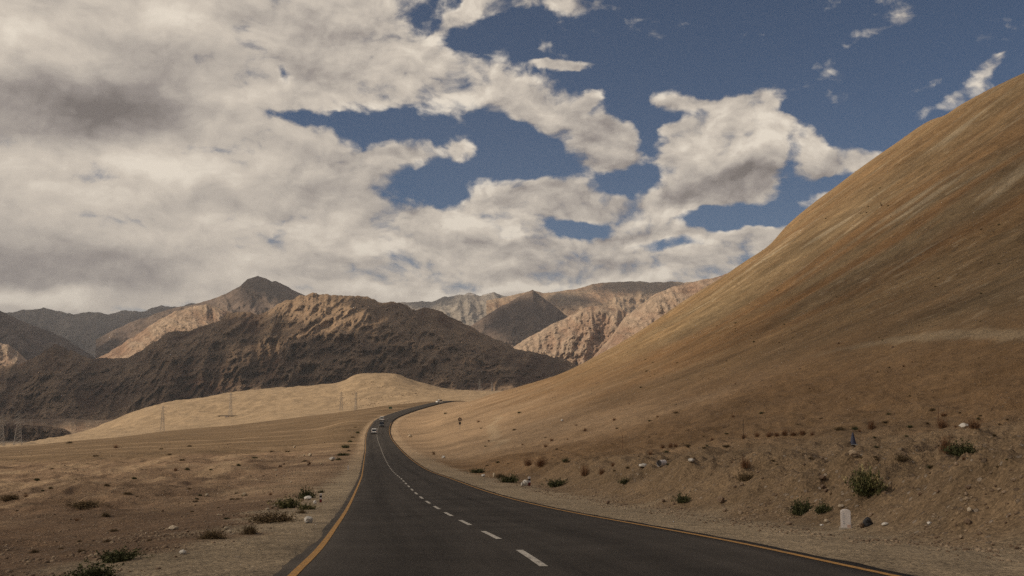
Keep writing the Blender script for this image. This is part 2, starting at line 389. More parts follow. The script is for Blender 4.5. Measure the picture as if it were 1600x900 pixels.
def new_mat(name, rough=.95, spec=.15):
    m = bpy.data.materials.new(name); m.use_nodes = True
    t = NT(m.node_tree); b = t.n['Principled BSDF']
    b.inputs['Roughness'].default_value = rough
    b.inputs['Specular IOR Level'].default_value = spec
    return m, t, b
def bump(t, b, h, strength=1.0, dist=1.0, chain=None):
    n = t.node('ShaderNodeBump'); n.inputs['Strength'].default_value = strength; n.inputs['Distance'].default_value = dist
    t.put(n.inputs['Height'], h)
    if chain is not None: t.put(n.inputs['Normal'], chain)
    t.l.new(n.outputs[0], b.inputs['Normal']); return n.outputs[0]

# ground material: soil colour from the mesh, grain and stones from noise
def soil_material():
    m, t, b = new_mat('dry_soil')
    at = t.node('ShaderNodeAttribute', attribute_name='soil'); col = at.outputs['Color']
    rk = t.node('ShaderNodeAttribute', attribute_name='rubble'); rub = t.sep(rk.outputs['Vector'])
    pos = t.node('ShaderNodeNewGeometry').outputs['Position']
    n1 = t.noise(pos, .9, 8, .72); n2 = t.noise(pos, 7, 6, .70); n3 = t.noise(pos, .06, 12, .74)
    f = t.m('ADD', t.ramp(n1, .3, .7, .74, 1.26, False), t.ramp(n2, .3, .7, -.26, .26, False))
    f = t.m('MULTIPLY', f, t.ramp(n3, .32, .68, .68, 1.32, False))
    col2 = t.v('MULTIPLY', col, t.xyz(f, f, f))
    # scree: chutes and flecks running down the fall line of the big slope
    sp_ = t.v('MULTIPLY', pos, (.60, 1.0, .60))
    s1 = t.noise(sp_, .10, 11, .70, .5); s2 = t.noise(t.v('ADD', sp_, (40, 9, 3)), .30, 8, .72, .3)
    hm = rub[2]
    fs = t.m('ADD', t.ramp(s1, .32, .68, .80, 1.20, False), t.ramp(s2, .32, .68, -.20, .20, False))
    col2 = t.mix(hm, col2, t.v('MULTIPLY', col2, t.xyz(fs, fs, fs)))
    fk = t.m('MULTIPLY', t.ramp(s2, .57, .65), t.ramp(t.noise(pos, .018, 5, .6), .42, .56))
    col2 = t.mix(t.m('MULTIPLY', t.m('MULTIPLY', fk, hm), .75), col2, (.46, .36, .235, 1))
    v2 = t.node('ShaderNodeTexVoronoi'); t.put(v2.inputs['Vector'], pos); v2.inputs['Scale'].default_value = .5
    dk = t.m('MULTIPLY', t.ramp(v2.outputs['Distance'], .34, .2), t.m('LESS_THAN', t.sep(v2.outputs['Color'])[0], t.ramp(t.noise(pos, .03, 4, .6), .45, .7, 0, .4)))
    col2 = t.mix(t.m('MULTIPLY', t.m('MULTIPLY', dk, hm), .6), col2, (.10, .07, .045, 1))
    # fine gravel close by
    v3 = t.node('ShaderNodeTexVoronoi'); t.put(v3.inputs['Vector'], pos); v3.inputs['Scale'].default_value = 15
    g3 = t.ramp(t.sep(v3.outputs['Color'])[0], 0, 1, .72, 1.28, False)
    col2 = t.v('MULTIPLY', col2, t.xyz(g3, g3, g3))
    # scattered pale and dark pebbles
    vo = t.node('ShaderNodeTexVoronoi'); t.put(vo.inputs['Vector'], pos); vo.inputs['Scale'].default_value = 4.5
    pick = t.sep(vo.outputs['Color'])[0]
    peb = t.m('MULTIPLY', t.ramp(vo.outputs['Distance'], .34, .26), t.m('LESS_THAN', pick, t.m('MULTIPLY', rub[0], .38)))
    pc = t.mix(t.sep(vo.outputs['Color'])[1], (.12, .085, .06, 1), (.40, .33, .26, 1))
    col3 = t.mix(t.m('MULTIPLY', peb, .8), col2, pc)
    t.put(b.inputs['Base Color'], col3)
    hgt = t.m('ADD', t.m('MULTIPLY', n2, .05), t.m('MULTIPLY', n1, .26))
    hgt = t.m('ADD', hgt, t.m('MULTIPLY', peb, .035))
    hgt = t.m('ADD', hgt, t.m('MULTIPLY', t.m('MULTIPLY', s1, 3.0), hm))
    hgt = t.m('SUBTRACT', hgt, t.m('MULTIPLY', v3.outputs['Distance'], .03))
    nn = t.noise(pos, .18, 9, .68)
    hgt = t.m('ADD', hgt, t.m('MULTIPLY', nn, t.m('MULTIPLY', 1.9, rub[1])))
    bump(t, b, hgt, 1.0, 1.0)
    return m

# ------------------------------------------------------------------ ground sheet
def col(*c): return np.array(srgb(*c))
SOIL = dict(gravel=(.335, .260, .172), bank=(.225, .160, .098), dark=(.185, .120, .074), sandy=(.39, .270, .165), terrace=(.180, .121, .068), pale=(.345, .250, .155),
            fan=(.228, .140, .072), ochre=(.300, .200, .104), rust=(.268, .145, .062), olive=(.205, .168, .105), streak=(.44, .35, .23), cream=(.44, .34, .22))
SOIL = {k: np.array(v) for k, v in SOIL.items()}
def lerp(a, b, t): return a * (1 - t[..., None]) + b * t[..., None]
def soil_color(x, y, z):
    d = np.maximum(y, 3); u = x / d; s = x - xroad(y)
    px = 800 + F * u * 1.007
    cell = np.maximum(d * .004, .12)
    N = lambda wl, sd, o=5, ax=1, ay=1: fbm(x * ax, y * ay, wl, o, .58, sd, cell=cell)
    c = np.broadcast_to(SOIL['dark'], x.shape + (3,)).copy()
    # left
    c = lerp(c, SOIL['sandy'], sstep(-.2, .5, N(18, 101, 5, 1, .5) + 1.2 * (sstep(44, 75, y) * sstep(420, 230, y)) - .55) * sstep(-4, -12, s))
    er = fbm(x, y * .4, 9, 6, .66, 171, ridged=True, cell=cell * .6)
    c = lerp(c, SOIL['dark'] * 1.35, sstep(.5, 1.15, er) * sstep(45, 75, y) * sstep(420, 230, y) * sstep(-6, -14, s) * .75)
    c = lerp(c, SOIL['pale'] * 1.25, sstep(.2, -.6, er) * sstep(45, 75, y) * sstep(330, 200, y) * sstep(-6, -14, s) * .8)
    c = lerp(c, SOIL['terrace'], sstep(180, 300, y + 40 * N(60, 103)) * (s < 0))
    st = sstep(.25, .75, N(26, 107, 4, .25, 1.4)) * sstep(170, 260, y) * sstep(1000, 700, y)
    c = lerp(c, SOIL['sandy'], st * .45 * (s < 0))
    c = lerp(c, SOIL['pale'], sstep(905, 985, y + 12 * N(50, 109)) * (s < 60))
    spots = sstep(.35, .6, N(14, 111, 4)) * sstep(1000, 1150, y) * sstep(.35, .9, N(160, 113, 2) + .5) 
    c = lerp(c, SOIL['dark'] * 1.3, spots * .55 * (s < 60))
    # right
    r = sstep(2, 10, s)
    f = np.broadcast_to(SOIL['fan'], x.shape + (3,)).copy()
    f = lerp(f, SOIL['bank'], sstep(60, 25, s + 6 * N(12, 121)) * sstep(130, 60, y) * .85)
    sandz = sstep(120, 200, y + 30 * N(40, 123)) * sstep(75, 30, s + 14 * N(35, 125))
    f = lerp(f, SOIL['sandy'] * .92, sandz * .85)
    h = sstep(45, 110, s + 12 * N(60, 127))
    chute = N(16, 131, 5, .16, 1) ; chute2 = fbm(y + .15 * x, x * .28, 60, 6, .6, 133, cell=cell)
    hc = lerp(np.broadcast_to(SOIL['ochre'], x.shape + (3,)), SOIL['rust'], sstep(-.25, .6, chute2) * .8)
    hc = lerp(hc, SOIL['olive'], sstep(.0, .55, fbm(y, x * .5, 90, 5, .6, 137, cell=cell) + .25 * sstep(.9, .3, y / 500) ) * .5)
    crest = sstep(.55, .97, (z / d) / np.maximum(_sil_T(u), .02))
    hc = lerp(hc, SOIL['ochre'] * 1.05, crest * .6)
    strk = sstep(.35, .75, fbm(y, x * .22, 11, 5, .65, 149, cell=cell) + .3 * N(45, 139, 3)) * sstep(-.1, .5, N(80, 141, 3) + .35 * crest)
    hc = lerp(hc, SOIL['streak'], strk * .75)
    hc = lerp(hc, SOIL['rust'] * .9, sstep(.45, .8, N(10, 143, 4, .8, 1)) * .3)
    f = lerp(f, hc, h)
    # pale path scraped across the slope's foot
    f = lerp(f, SOIL['streak'], sstep(2.2, .5, np.abs(s - 62 - 5 * np.sin(y / 60) - 8 * N(90, 145, 2))) * sstep(60, 90, y) * sstep(170, 120, y) * .5)
    f = lerp(f, SOIL['cream'], sstep(1.8, .3, np.abs(s - 17 - .13 * (y - 170) - 3 * N(30, 147, 2))) * sstep(170, 200, y) * sstep(330, 300, y) * .45)
    c = lerp(c, f, r)
    # gravel verge
    v = np.where(s < 0, sstep(8.0 - .004 * np.minimum(d, 300), 6.0 - .004 * np.minimum(d, 300), -s + 1.4 * N(4, 151)), sstep(10.4 - .010 * np.minimum(d, 250), 8.0 - .008 * np.minimum(d, 250), s + 1.2 * N(4, 153)))
    v = v * sstep(1000, 900, y)
    gcol = lerp(np.broadcast_to(SOIL['gravel'], x.shape + (3,)), SOIL['sandy'], sstep(60, 260, y) * .75)
    c = lerp(c, gcol, v)
    # oily darker dirt right at the asphalt
    c = lerp(c, np.array((.13, .105, .08)), sstep(.6, .1, np.abs(s) - 4.0 + .5 * N(2, 157)) * .4 * sstep(150, 40, y))
    rub = np.zeros(x.shape + (3,))
    rub[..., 0] = np.clip(.12 + .88 * sstep(7, 11, s) * sstep(80, 40, s) * sstep(-.5, .4, N(9, 161)) + .35 * sstep(-6, -9, s) * sstep(50, 30, y), 0, 1) * sstep(110, 50, d)
    rub[..., 2] = h * (s > 0)
    rub[..., 1] = np.clip(.25 + .5 * sstep(45, 75, y) * sstep(330, 190, y) * sstep(-8, -16, s) + .6 * h, 0, 1)
    return c, rub

p_ = hit(275, 838); HEAPS.append((p_.x, p_.y, .9, .55))
p_ = hit(1120, 770)
for (px_, py_, r_, h_) in ((1105, 795, 1.6, .5), (1190, 770, 2.0, .6), (1290, 760, 1.4, .35), (1480, 790, 3.0, .5), (1060, 745, 2.2, .45), (1570, 770, 2.2, .5), (240, 860, .8, .25)):
    q_ = hit(px_, py_)
    if q_: HEAPS.append((q_.x, q_.y, r_, h_))
_ys = np.concatenate([np.exp(np.linspace(math.log(8.0), math.log(60), 430)), np.exp(np.linspace(math.log(60), math.log(1700), 620))[1:], np.exp(np.linspace(math.log(1700), math.log(26000), 60))[1:]])
_us = np.concatenate([-np.exp(np.linspace(math.log(5), math.log(.56), 50)), np.linspace(-.55, .55, 1000), np.exp(np.linspace(math.log(.56), math.log(5), 50))])
UU, DD = np.meshgrid(_us, _ys); XX = UU * DD
ZZ = ground_z(XX, DD)
cc, rb = soil_color(XX, DD, ZZ)
soil = soil_material()
g1 = structure(grid_mesh('ground', np.stack([XX, DD, ZZ], -1), soil, {'soil': cc, 'rubble': rb}))
# the ground behind and beside the viewpoint
_y2 = np.linspace(-260, 8.0, 200); _x2 = np.concatenate([np.linspace(-300, -40, 60), np.linspace(-38, 40, 160)[:-1], np.linspace(40, 300, 60)])
X2, Y2 = np.meshgrid(_x2, _y2)
Z2 = ground_z(X2, Y2)
c2, r2 = soil_color(X2, Y2, Z2)
structure(grid_mesh('ground', np.stack([X2, Y2, Z2], -1), soil, {'soil': c2, 'rubble': r2}))

# ------------------------------------------------------------------ road
def asphalt_material():
    m, t, b = new_mat('asphalt', .95, .12)
    at = t.node('ShaderNodeAttribute', attribute_name='lane'); L_ = t.sep(at.outputs['Vector'])   # x = metres across, y = metres along
    pos = t.node('ShaderNodeNewGeometry').outputs['Position']
    n1 = t.noise(pos, 30, 4, .7); n2 = t.noise(pos, .35, 5, .6); n3 = t.noise(t.xyz(t.m('MULTIPLY', L_[0], 1.6), t.m('MULTIPLY', L_[1], .03)), 1.0, 4, .6)
    f = t.m('ADD', t.ramp(n1, .3, .7, .66, 1.34, False), t.ramp(n2, .32, .68, -.22, .22, False))
    f = t.m('ADD', f, t.ramp(n3, .35, .65, -.17, .2, False))
    # darker drip line along the middle of each lane
    lane_mid = t.m('ABSOLUTE', t.m('SUBTRACT', t.m('ABSOLUTE', t.m('ADD', L_[0], .5)), 2.0))
    f = t.m('MULTIPLY', f, t.ramp(lane_mid, .75, .1, 1.0, .84))
    dust = t.ramp(t.m('ADD', t.m('ABSOLUTE', L_[0]), t.m('MULTIPLY', n2, .5)), 4.25, 4.75)
    c = t.v('MULTIPLY', (.054, .047, .041), t.xyz(f, f, f))
    c = t.mix(t.m('MULTIPLY', dust, .55), c, (.17, .135, .10, 1))
    # faint scuff crossing the left lane
    sk = t.m('ABSOLUTE', t.m('SUBTRACT', t.m('SUBTRACT', L_[1], 35.2), t.m('MULTIPLY', L_[0], 1.1)))
    skm = t.m('MULTIPLY', t.ramp(sk, .35, .1), t.m('MULTIPLY', t.ramp(L_[0], -3.2, -1.5), t.ramp(L_[0], .6, -.1)))
    c = t.mix(t.m('MULTIPLY', skm, .5), c, (.022, .020, .018, 1))
    t.put(b.inputs['Base Color'], c)
    bump(t, b, n1, .5, .02)
    return m
_sd = np.concatenate([np.arange(-200, 8, 4.0), np.arange(8, 60, .4), np.arange(60, 300, 1.5), np.arange(300, 1150, 3.0)])
_rx, _rz = xroad(_sd), zroad(_sd)
_tx, _ty = np.gradient(_rx, _sd), np.ones_like(_sd); _tl = np.hypot(_tx, _ty); _nx, _ny = _ty / _tl, -_tx / _tl
_arc = np.concatenate([[0], np.cumsum(np.hypot(np.diff(_rx), np.diff(_sd)))]); _arc -= np.interp(0, _sd, _arc)
def ribbon(offs, lift, d0, d1, name, mat, ragged=0.0, skirt=0.0, wr=0):
    k = (_sd >= d0) & (_sd <= d1)
    P = []; A = []
    for j, o in enumerate(offs):
        oo = np.full(k.sum(), float(o))
        if ragged and j in (1, len(offs) - 2) or (ragged and j in (0, len(offs) - 1)):
            oo += np.sign(o) * ragged * (fbm(_sd[k], _sd[k] * 0, 2.2, 4, .75, 200 + (o > 0)) + .2)
        zz = _rz[k] + lift - .018 * np.abs(oo) ** 1 * 1.0 * 0 - .004 * np.abs(oo)
        if skirt and j in (0, len(offs) - 1): zz = zz - skirt; oo = oo + np.sign(o) * .1
        P.append(np.stack([_rx[k] + _nx[k] * oo, _sd[k] + _ny[k] * oo, zz], -1)); A.append(np.stack([oo, _arc[k], oo * 0], -1))
    return grid_mesh(name, np.stack(P, 1), mat, {'lane': np.stack(A, 1)}, True)
structure(ribbon([-4.13, -4.12, -3.2, -2, -1, 0, 1, 2, 3.2, 3.96, 3.97], 0.0, -200, 1140, 'road', asphalt_material(), ragged=.05, skirt=.5))
def paint(name, c, wear=.55):
    m, t, b = new_mat(name, .8, .3)
    pos = t.node('ShaderNodeNewGeometry').outputs['Position']
    n = t.noise(pos, 9, 6, .7)
    cc_ = t.mix(t.m('MULTIPLY', t.ramp(n, .46, .64), wear), c4(c), (.09, .075, .06, 1))
    t.put(b.inputs['Base Color'], cc_); return m
yel = paint('yellow_road_paint', (.43, .225, .06)); whi = paint('white_road_paint', (.50, .46, .40), .7)
structure(ribbon([-3.93, -3.81], .006, -200, 430, 'road_edge_line', yel)); structure(ribbon([3.63, 3.75], .006, -200, 430, 'road_edge_line', yel))
def strip_mesh(name, spans, hw, off, lift, mat):
    bm = bmesh.new()
    for a, b_ in spans:
        n = max(2, int((b_ - a) / 1.0)); prev = None
        for i in range(n + 1):
            L_ = a + (b_ - a) * i / n; d = np.interp(L_, _arc, _sd)
            x, z = np.interp(d, _sd, _rx), np.interp(d, _sd, _rz) + lift
            nx, ny = np.interp(d, _sd, _nx), np.interp(d, _sd, _ny)
            cur = [bm.verts.new((x + nx * (off - hw), d + ny * (off - hw), z)), bm.verts.new((x + nx * (off + hw), d + ny * (off + hw), z))]
            if prev: bm.faces.new((prev[0], prev[1], cur[1], cur[0]))
            prev = cur
    me = bpy.data.meshes.new(name); bm.to_mesh(me); bm.free(); me.materials.append(mat)
    o = bpy.data.objects.new(name, me); COL.objects.link(o); return structure(o)
DASH0 = 14.75
strip_mesh('road_centre_line', [(DASH0 + 6 * k, DASH0 + 6 * k + 3) for k in range(-20, 75)], 0.06, -.47, .008, whi)

# ------------------------------------------------------------------ mountains
def rock_material(name, base, alt, pale, scale=1.0, strength=1.0, snow=None):
    m, t, b = new_mat(name, 1.0, .05)
    pos = t.node('ShaderNodeNewGeometry').outputs['Position']
    at = t.node('ShaderNodeAttribute', attribute_name='gully_sun'); gu = t.sep(at.outputs['Vector'])
    n1 = t.noise(pos, .004 / scale, 9, .62, .4); n2 = t.noise(pos, .018 / scale, 9, .7); n3 = t.noise(t.v('ADD', pos, (900, 0, 300)), .0016 / scale, 6, .6)
    c = t.mix(t.ramp(n1, .40, .62), c4(base), c4(alt))
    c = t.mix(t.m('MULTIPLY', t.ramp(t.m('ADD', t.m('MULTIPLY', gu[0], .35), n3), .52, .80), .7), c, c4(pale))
    c = t.mix(t.m('MULTIPLY', gu[1], .75), c, c4(pale))  # sunlight on the crest, put into the rock colour as a paler tone
    f = t.ramp(n2, .32, .68, .58, 1.42, False)
    c = t.v('MULTIPLY', c, t.xyz(f, f, f))
    if snow:
        Zp = t.sep(pos)[2]
        sn = t.m('MULTIPLY', t.ramp(Zp, snow[0], snow[1]), t.ramp(n2, .5, .56))
        c = t.mix(sn, c, (.8, .8, .82, 1))
    t.put(b.inputs['Base Color'], c)
    bump(t, b, t.m('ADD', t.m('MULTIPLY', n2, 34 * scale), t.m('MULTIPLY', n1, 60 * scale)), strength, 1.0)
    return m
def mountain(name, crest, base_py, D, span, mat, spur=60.0, amp=1.0, rag=1.6, seed=1, step=1.3, rows=150, lean=1.0, pw=.8, slant=0.0, fine=1.0, sun_patch=None):
    """crest: photo outline of the ridge; D: distance of the ridge; span: depth from ridge to foot; spurs come forward from it"""
    cx = np.array([c_[0] for c_ in crest], float); cy = np.array([c_[1] for c_ in crest], float)
    px = np.arange(cx[0], cx[-1], step)
    cr_ = np.interp(px, cx, cy)
    cr_ = cr_ + rag * (fbm(px, px * 0 + seed * 7.7, 22, 5, .62, seed))
    up = np.array([ray(a, b_)[0] for a, b_ in zip(px, cr_)]); Tc = Tpy(cr_)
    bp = np.interp(px, [c_[0] for c_ in base_py], [c_[1] for c_ in base_py]) if not np.isscalar(base_py) else np.full_like(px, base_py)
    Tb = Tpy(bp + 6)
    h = np.linspace(0, 1, rows)[:, None] ** .9
    hgt_px = np.maximum(bp - cr_, 4)[None, :]
    PX = px[None, :] + slant * (1 - h) * hgt_px + 7 * fbm(px[None, :] + 0 * h, h * hgt_px + 0 * px[None, :], 60, 3, .5, seed + 3)
    V_ = h * hgt_px
    wl = spur
    r1 = rmf(PX, V_ * .62, wl, 8, .58, seed + 11) * 1.25 + .3 * fbm(PX, V_ * .9, wl * .5, 6, .6, seed + 41)          # spurs stretched down the slope
    r2 = rmf(PX + 31, V_ * .9, wl * .3, 6, .62, seed + 21)
    m_px = D / F
    fade = .35 + .65 * np.sin(np.clip(h, 0, 1) * np.pi) ** .7
    rel = (r1 * wl * .34 + r2 * wl * .13 * fine) * m_px * amp * fade
    dist = D - span * (1 - h) ** pw - rel * lean
    T = Tb[None, :] + (Tc - Tb)[None, :] * h
    u = np.repeat(up[None, :], rows, 0)
    front = np.stack([u * dist, dist, T * dist], -1)
    # far side
    back = []
    for k, f_ in enumerate((.15, .5, 1.0)):
        dd = D + span * f_ * 1.1 + 0 * px
        zz = (Tc * D) * (1 - f_) + (Tb * D) * f_ - .02 * D * f_
        zz = np.minimum(zz, (Tc * .985) * dd)
        back.append(np.stack([up * dd, dd, zz], -1))
    P = np.concatenate([front, np.stack(back, 0)], 0)
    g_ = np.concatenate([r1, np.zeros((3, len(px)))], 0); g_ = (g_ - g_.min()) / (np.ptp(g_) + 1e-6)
    pp_ = np.concatenate([sun_patch(np.repeat(px[None, :], rows, 0), h + 0 * PX), np.zeros((3, len(px)))], 0) if sun_patch else g_ * 0
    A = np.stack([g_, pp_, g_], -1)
    return structure(grid_mesh(name, P, mat, {'gully_sun': A}, smooth=False))
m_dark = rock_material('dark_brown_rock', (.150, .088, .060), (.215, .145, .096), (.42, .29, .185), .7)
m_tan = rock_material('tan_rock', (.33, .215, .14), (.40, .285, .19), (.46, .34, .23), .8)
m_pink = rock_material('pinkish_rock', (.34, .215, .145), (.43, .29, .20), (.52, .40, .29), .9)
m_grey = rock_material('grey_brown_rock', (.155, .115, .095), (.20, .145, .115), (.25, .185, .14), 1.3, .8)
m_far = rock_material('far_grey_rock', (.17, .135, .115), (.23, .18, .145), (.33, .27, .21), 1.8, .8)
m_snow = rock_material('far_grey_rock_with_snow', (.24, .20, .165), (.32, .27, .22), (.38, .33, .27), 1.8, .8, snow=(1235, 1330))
# nearest: the long dark massif
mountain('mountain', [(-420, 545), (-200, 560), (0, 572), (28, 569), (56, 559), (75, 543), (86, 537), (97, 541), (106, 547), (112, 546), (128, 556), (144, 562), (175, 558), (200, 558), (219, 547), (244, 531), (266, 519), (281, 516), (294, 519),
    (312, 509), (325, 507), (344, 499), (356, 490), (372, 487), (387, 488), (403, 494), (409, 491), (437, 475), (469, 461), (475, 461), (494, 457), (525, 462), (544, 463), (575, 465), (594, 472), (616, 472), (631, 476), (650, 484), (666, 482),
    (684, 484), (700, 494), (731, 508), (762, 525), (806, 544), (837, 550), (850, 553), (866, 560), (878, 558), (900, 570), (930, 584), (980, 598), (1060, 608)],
    [(-420, 690), (0, 668), (150, 660), (260, 640), (500, 625), (800, 617), (1060, 616)], 4200, 1300, m_dark, spur=62, amp=1.05, seed=2, slant=.45, rag=2.4, fine=1.8, sun_patch=lambda a, h: sstep(395, 430, a) * sstep(640, 540, a) * sstep(.35, .8, h + .2 * perlin(a / 30, h * 5)))  # last argument: where the sunlit crest is painted paler
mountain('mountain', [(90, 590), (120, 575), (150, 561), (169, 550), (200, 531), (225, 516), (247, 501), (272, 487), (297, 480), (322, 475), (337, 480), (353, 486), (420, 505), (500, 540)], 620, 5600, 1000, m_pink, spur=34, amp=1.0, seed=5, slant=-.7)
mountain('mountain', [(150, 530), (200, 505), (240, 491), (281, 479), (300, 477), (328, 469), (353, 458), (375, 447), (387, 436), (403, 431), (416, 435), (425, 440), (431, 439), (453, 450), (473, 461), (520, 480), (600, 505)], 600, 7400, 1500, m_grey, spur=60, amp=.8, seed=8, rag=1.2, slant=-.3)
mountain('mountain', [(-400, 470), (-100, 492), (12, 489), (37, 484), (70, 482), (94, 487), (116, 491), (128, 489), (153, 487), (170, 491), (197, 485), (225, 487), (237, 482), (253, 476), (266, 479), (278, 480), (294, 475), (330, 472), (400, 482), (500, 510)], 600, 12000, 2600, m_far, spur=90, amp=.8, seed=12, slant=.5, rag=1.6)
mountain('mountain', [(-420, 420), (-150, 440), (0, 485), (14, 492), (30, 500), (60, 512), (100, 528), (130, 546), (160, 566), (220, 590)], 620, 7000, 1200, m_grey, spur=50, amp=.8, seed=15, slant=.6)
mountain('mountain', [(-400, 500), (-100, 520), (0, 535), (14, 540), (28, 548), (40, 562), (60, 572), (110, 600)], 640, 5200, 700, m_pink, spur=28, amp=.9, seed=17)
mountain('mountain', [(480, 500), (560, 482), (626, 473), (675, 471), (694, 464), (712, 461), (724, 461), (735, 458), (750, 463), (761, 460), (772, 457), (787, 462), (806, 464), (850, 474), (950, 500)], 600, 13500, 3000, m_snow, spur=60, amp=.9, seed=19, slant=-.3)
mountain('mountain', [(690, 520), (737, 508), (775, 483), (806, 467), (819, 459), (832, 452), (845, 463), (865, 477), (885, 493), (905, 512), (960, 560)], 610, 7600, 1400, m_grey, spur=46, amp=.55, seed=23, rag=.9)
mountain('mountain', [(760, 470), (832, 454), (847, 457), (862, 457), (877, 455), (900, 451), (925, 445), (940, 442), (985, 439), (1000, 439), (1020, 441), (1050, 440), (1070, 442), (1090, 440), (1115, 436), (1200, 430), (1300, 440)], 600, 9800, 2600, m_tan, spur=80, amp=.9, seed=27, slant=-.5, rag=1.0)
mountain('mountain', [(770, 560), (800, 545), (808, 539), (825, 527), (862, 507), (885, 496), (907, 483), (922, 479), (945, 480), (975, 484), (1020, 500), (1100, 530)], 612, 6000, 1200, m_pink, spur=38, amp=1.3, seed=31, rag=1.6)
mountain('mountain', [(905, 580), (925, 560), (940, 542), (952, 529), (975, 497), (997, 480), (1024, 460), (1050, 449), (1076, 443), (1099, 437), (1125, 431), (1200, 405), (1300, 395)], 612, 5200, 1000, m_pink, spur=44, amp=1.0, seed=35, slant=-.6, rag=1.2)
# low river cliff and terrace at the far left
mountain('river_terrace', [(-300, 652), (0, 656), (60, 655), (110, 654), (150, 657), (190, 654), (240, 640)], 672, 2900, 250, m_tan, spur=16, amp=.3, seed=41, rag=.5, rows=40)
mountain('river_cliff', [(-300, 662), (0, 664), (30, 663), (60, 665), (85, 668), (100, 669), (108, 674), (116, 684), (130, 690)], 692, 2300, 90, m_dark, spur=14, amp=2.2, seed=43, rag=.8, rows=50)

# ------------------------------------------------------------------ clouds outside the picture whose shadows lie on the land
def cloud_material():
    m = bpy.data.materials.new('cloud_vapour'); m.use_nodes = True; t = NT(m.node_tree); t.n.clear()
    o_ = t.node('ShaderNodeOutputMaterial'); df = t.node('ShaderNodeBsdfDiffuse'); tr = t.node('ShaderNodeBsdfTransparent'); mx = t.node('ShaderNodeMixShader')
    df.inputs[0].default_value = (.85, .85, .85, 1)
    at = t.node('ShaderNodeAttribute', attribute_name='vapour'); a_ = t.sep(at.outputs['Vector'])[0]
    t.put(mx.inputs[0], a_); t.l.new(tr.outputs[0], mx.inputs[1]); t.l.new(df.outputs[0], mx.inputs[2]); t.l.new(mx.outputs[0], o_.inputs[0])
    return m
m_cloud = cloud_material()
def cloud(target, alt, ra, rb_, rot=0.0, seed=1, soft=.55, dens=1.0, rough_=.35):
    P = Vector(target); t_ = (alt - P.z) / SUN.z; C = P + SUN * t_
    nr, nc = 60, 120
    th = np.linspace(0, 1, nr)[:, None] * np.pi; ph = np.linspace(0, 2 * np.pi, nc)[None, :]
    sx, sy, sz = np.sin(th) * np.cos(ph), np.sin(th) * np.sin(ph), np.cos(th) + 0 * ph
    n = fbm(sx * 2 + seed * 3.3, sy * 2 + sz, 1.0, 5, .6, seed)
    n[:, -1] = n[:, 0]
    rr = 1 + rough_ * n * np.sin(th)
    thick = min(ra, rb_) * .28
    lx, ly = sx * ra * rr, sy * rb_ * rr; lz = np.where(sz > 0, sz * thick * (1 + .5 * n), sz * thick * .35)
    c_, s_ = math.cos(rot), math.sin(rot)
    V = np.stack([C.x + lx * c_ - ly * s_, C.y + lx * s_ + ly * c_, C.z + lz], -1)
    rad = np.sin(th) + 0 * ph
    n2 = fbm(sx * 3 + seed, sy * 3, 1.0, 4, .6, seed + 9); n2[:, -1] = n2[:, 0]
    a = sstep(1.0, soft, rad + .22 * n2) * dens
    a = 1 - np.sqrt(np.clip(1 - a, 0, 1))
    return structure(grid_mesh('cloud', V, m_cloud, {'vapour': np.stack([a, a, a], -1)}))

# shade over the road and the foot of the slope
cloud((135, 60, -5), 1500, 270, 390, 0, 3, soft=.35, dens=.80, rough_=.2)
cloud((300, 250, 95), 1900, 350, 370, 0, 4, soft=.2, dens=.80, rough_=.25)
# the dark massif, leaving its left shoulder in the sun
cloud(pt(75, 520, 3700), 2600, 800, 1350, 0, 5, soft=.6, dens=1)
cloud(pt(815, 530, 3900), 2600, 560, 900, 0, 6, soft=.6, dens=1)
cloud(pt(600, 600, 3300), 2600, 460, 430, 0, 16, soft=.6, dens=1)
cloud(pt(40, 676, 2280), 2300, 330, 260, 0, 17, soft=.6, dens=1)
cloud(pt(408, 425, 7400), 5200, 480, 700, 0, 7, soft=.6)
cloud(pt(120, 500, 11500), 8000, 1700, 1800, 0, 8, soft=.6)
cloud(pt(40, 530, 6600), 5200, 500, 700, 0, 9, soft=.6)
cloud(pt(820, 500, 7000), 5200, 400, 800, 0, 10, soft=.6)
cloud(pt(872, 466, 9300), 6800, 300, 420, 0, 21, soft=.5)
cloud(pt(1010, 460, 9600), 6800, 520, 500, 0, 11, soft=.5)
cloud(pt(680, 475, 13500), 8500, 500, 700, 0, 12, soft=.5)

# ------------------------------------------------------------------ haze
def haze():
    x0, x1, y0, y1, z0, z1 = -22000, 22000, -1200, 26500, -900, 1500
    bm = bmesh.new(); bmesh.ops.create_cube(bm, size=1)
    for v in bm.verts: v.co = ((x0 + x1) / 2 + v.co.x * (x1 - x0), (y0 + y1) / 2 + v.co.y * (y1 - y0), (z0 + z1) / 2 + v.co.z * (z1 - z0))
    me = bpy.data.meshes.new('haze'); bm.to_mesh(me); bm.free()
    m = bpy.data.materials.new('valley_haze'); m.use_nodes = True; t = NT(m.node_tree); t.n.clear()
    o_ = t.node('ShaderNodeOutputMaterial'); pv = t.node('ShaderNodeVolumePrincipled')
    pv.inputs['Color'].default_value = (.88, .90, .95, 1); pv.inputs['Density'].default_value = HAZE; pv.inputs['Anisotropy'].default_value = .2
    t.l.new(pv.outputs[0], o_.inputs['Volume']); me.materials.append(m)
    o = bpy.data.objects.new('haze', me); COL.objects.link(o); structure(o, 'stuff')
HAZE = 3.2e-5
haze()

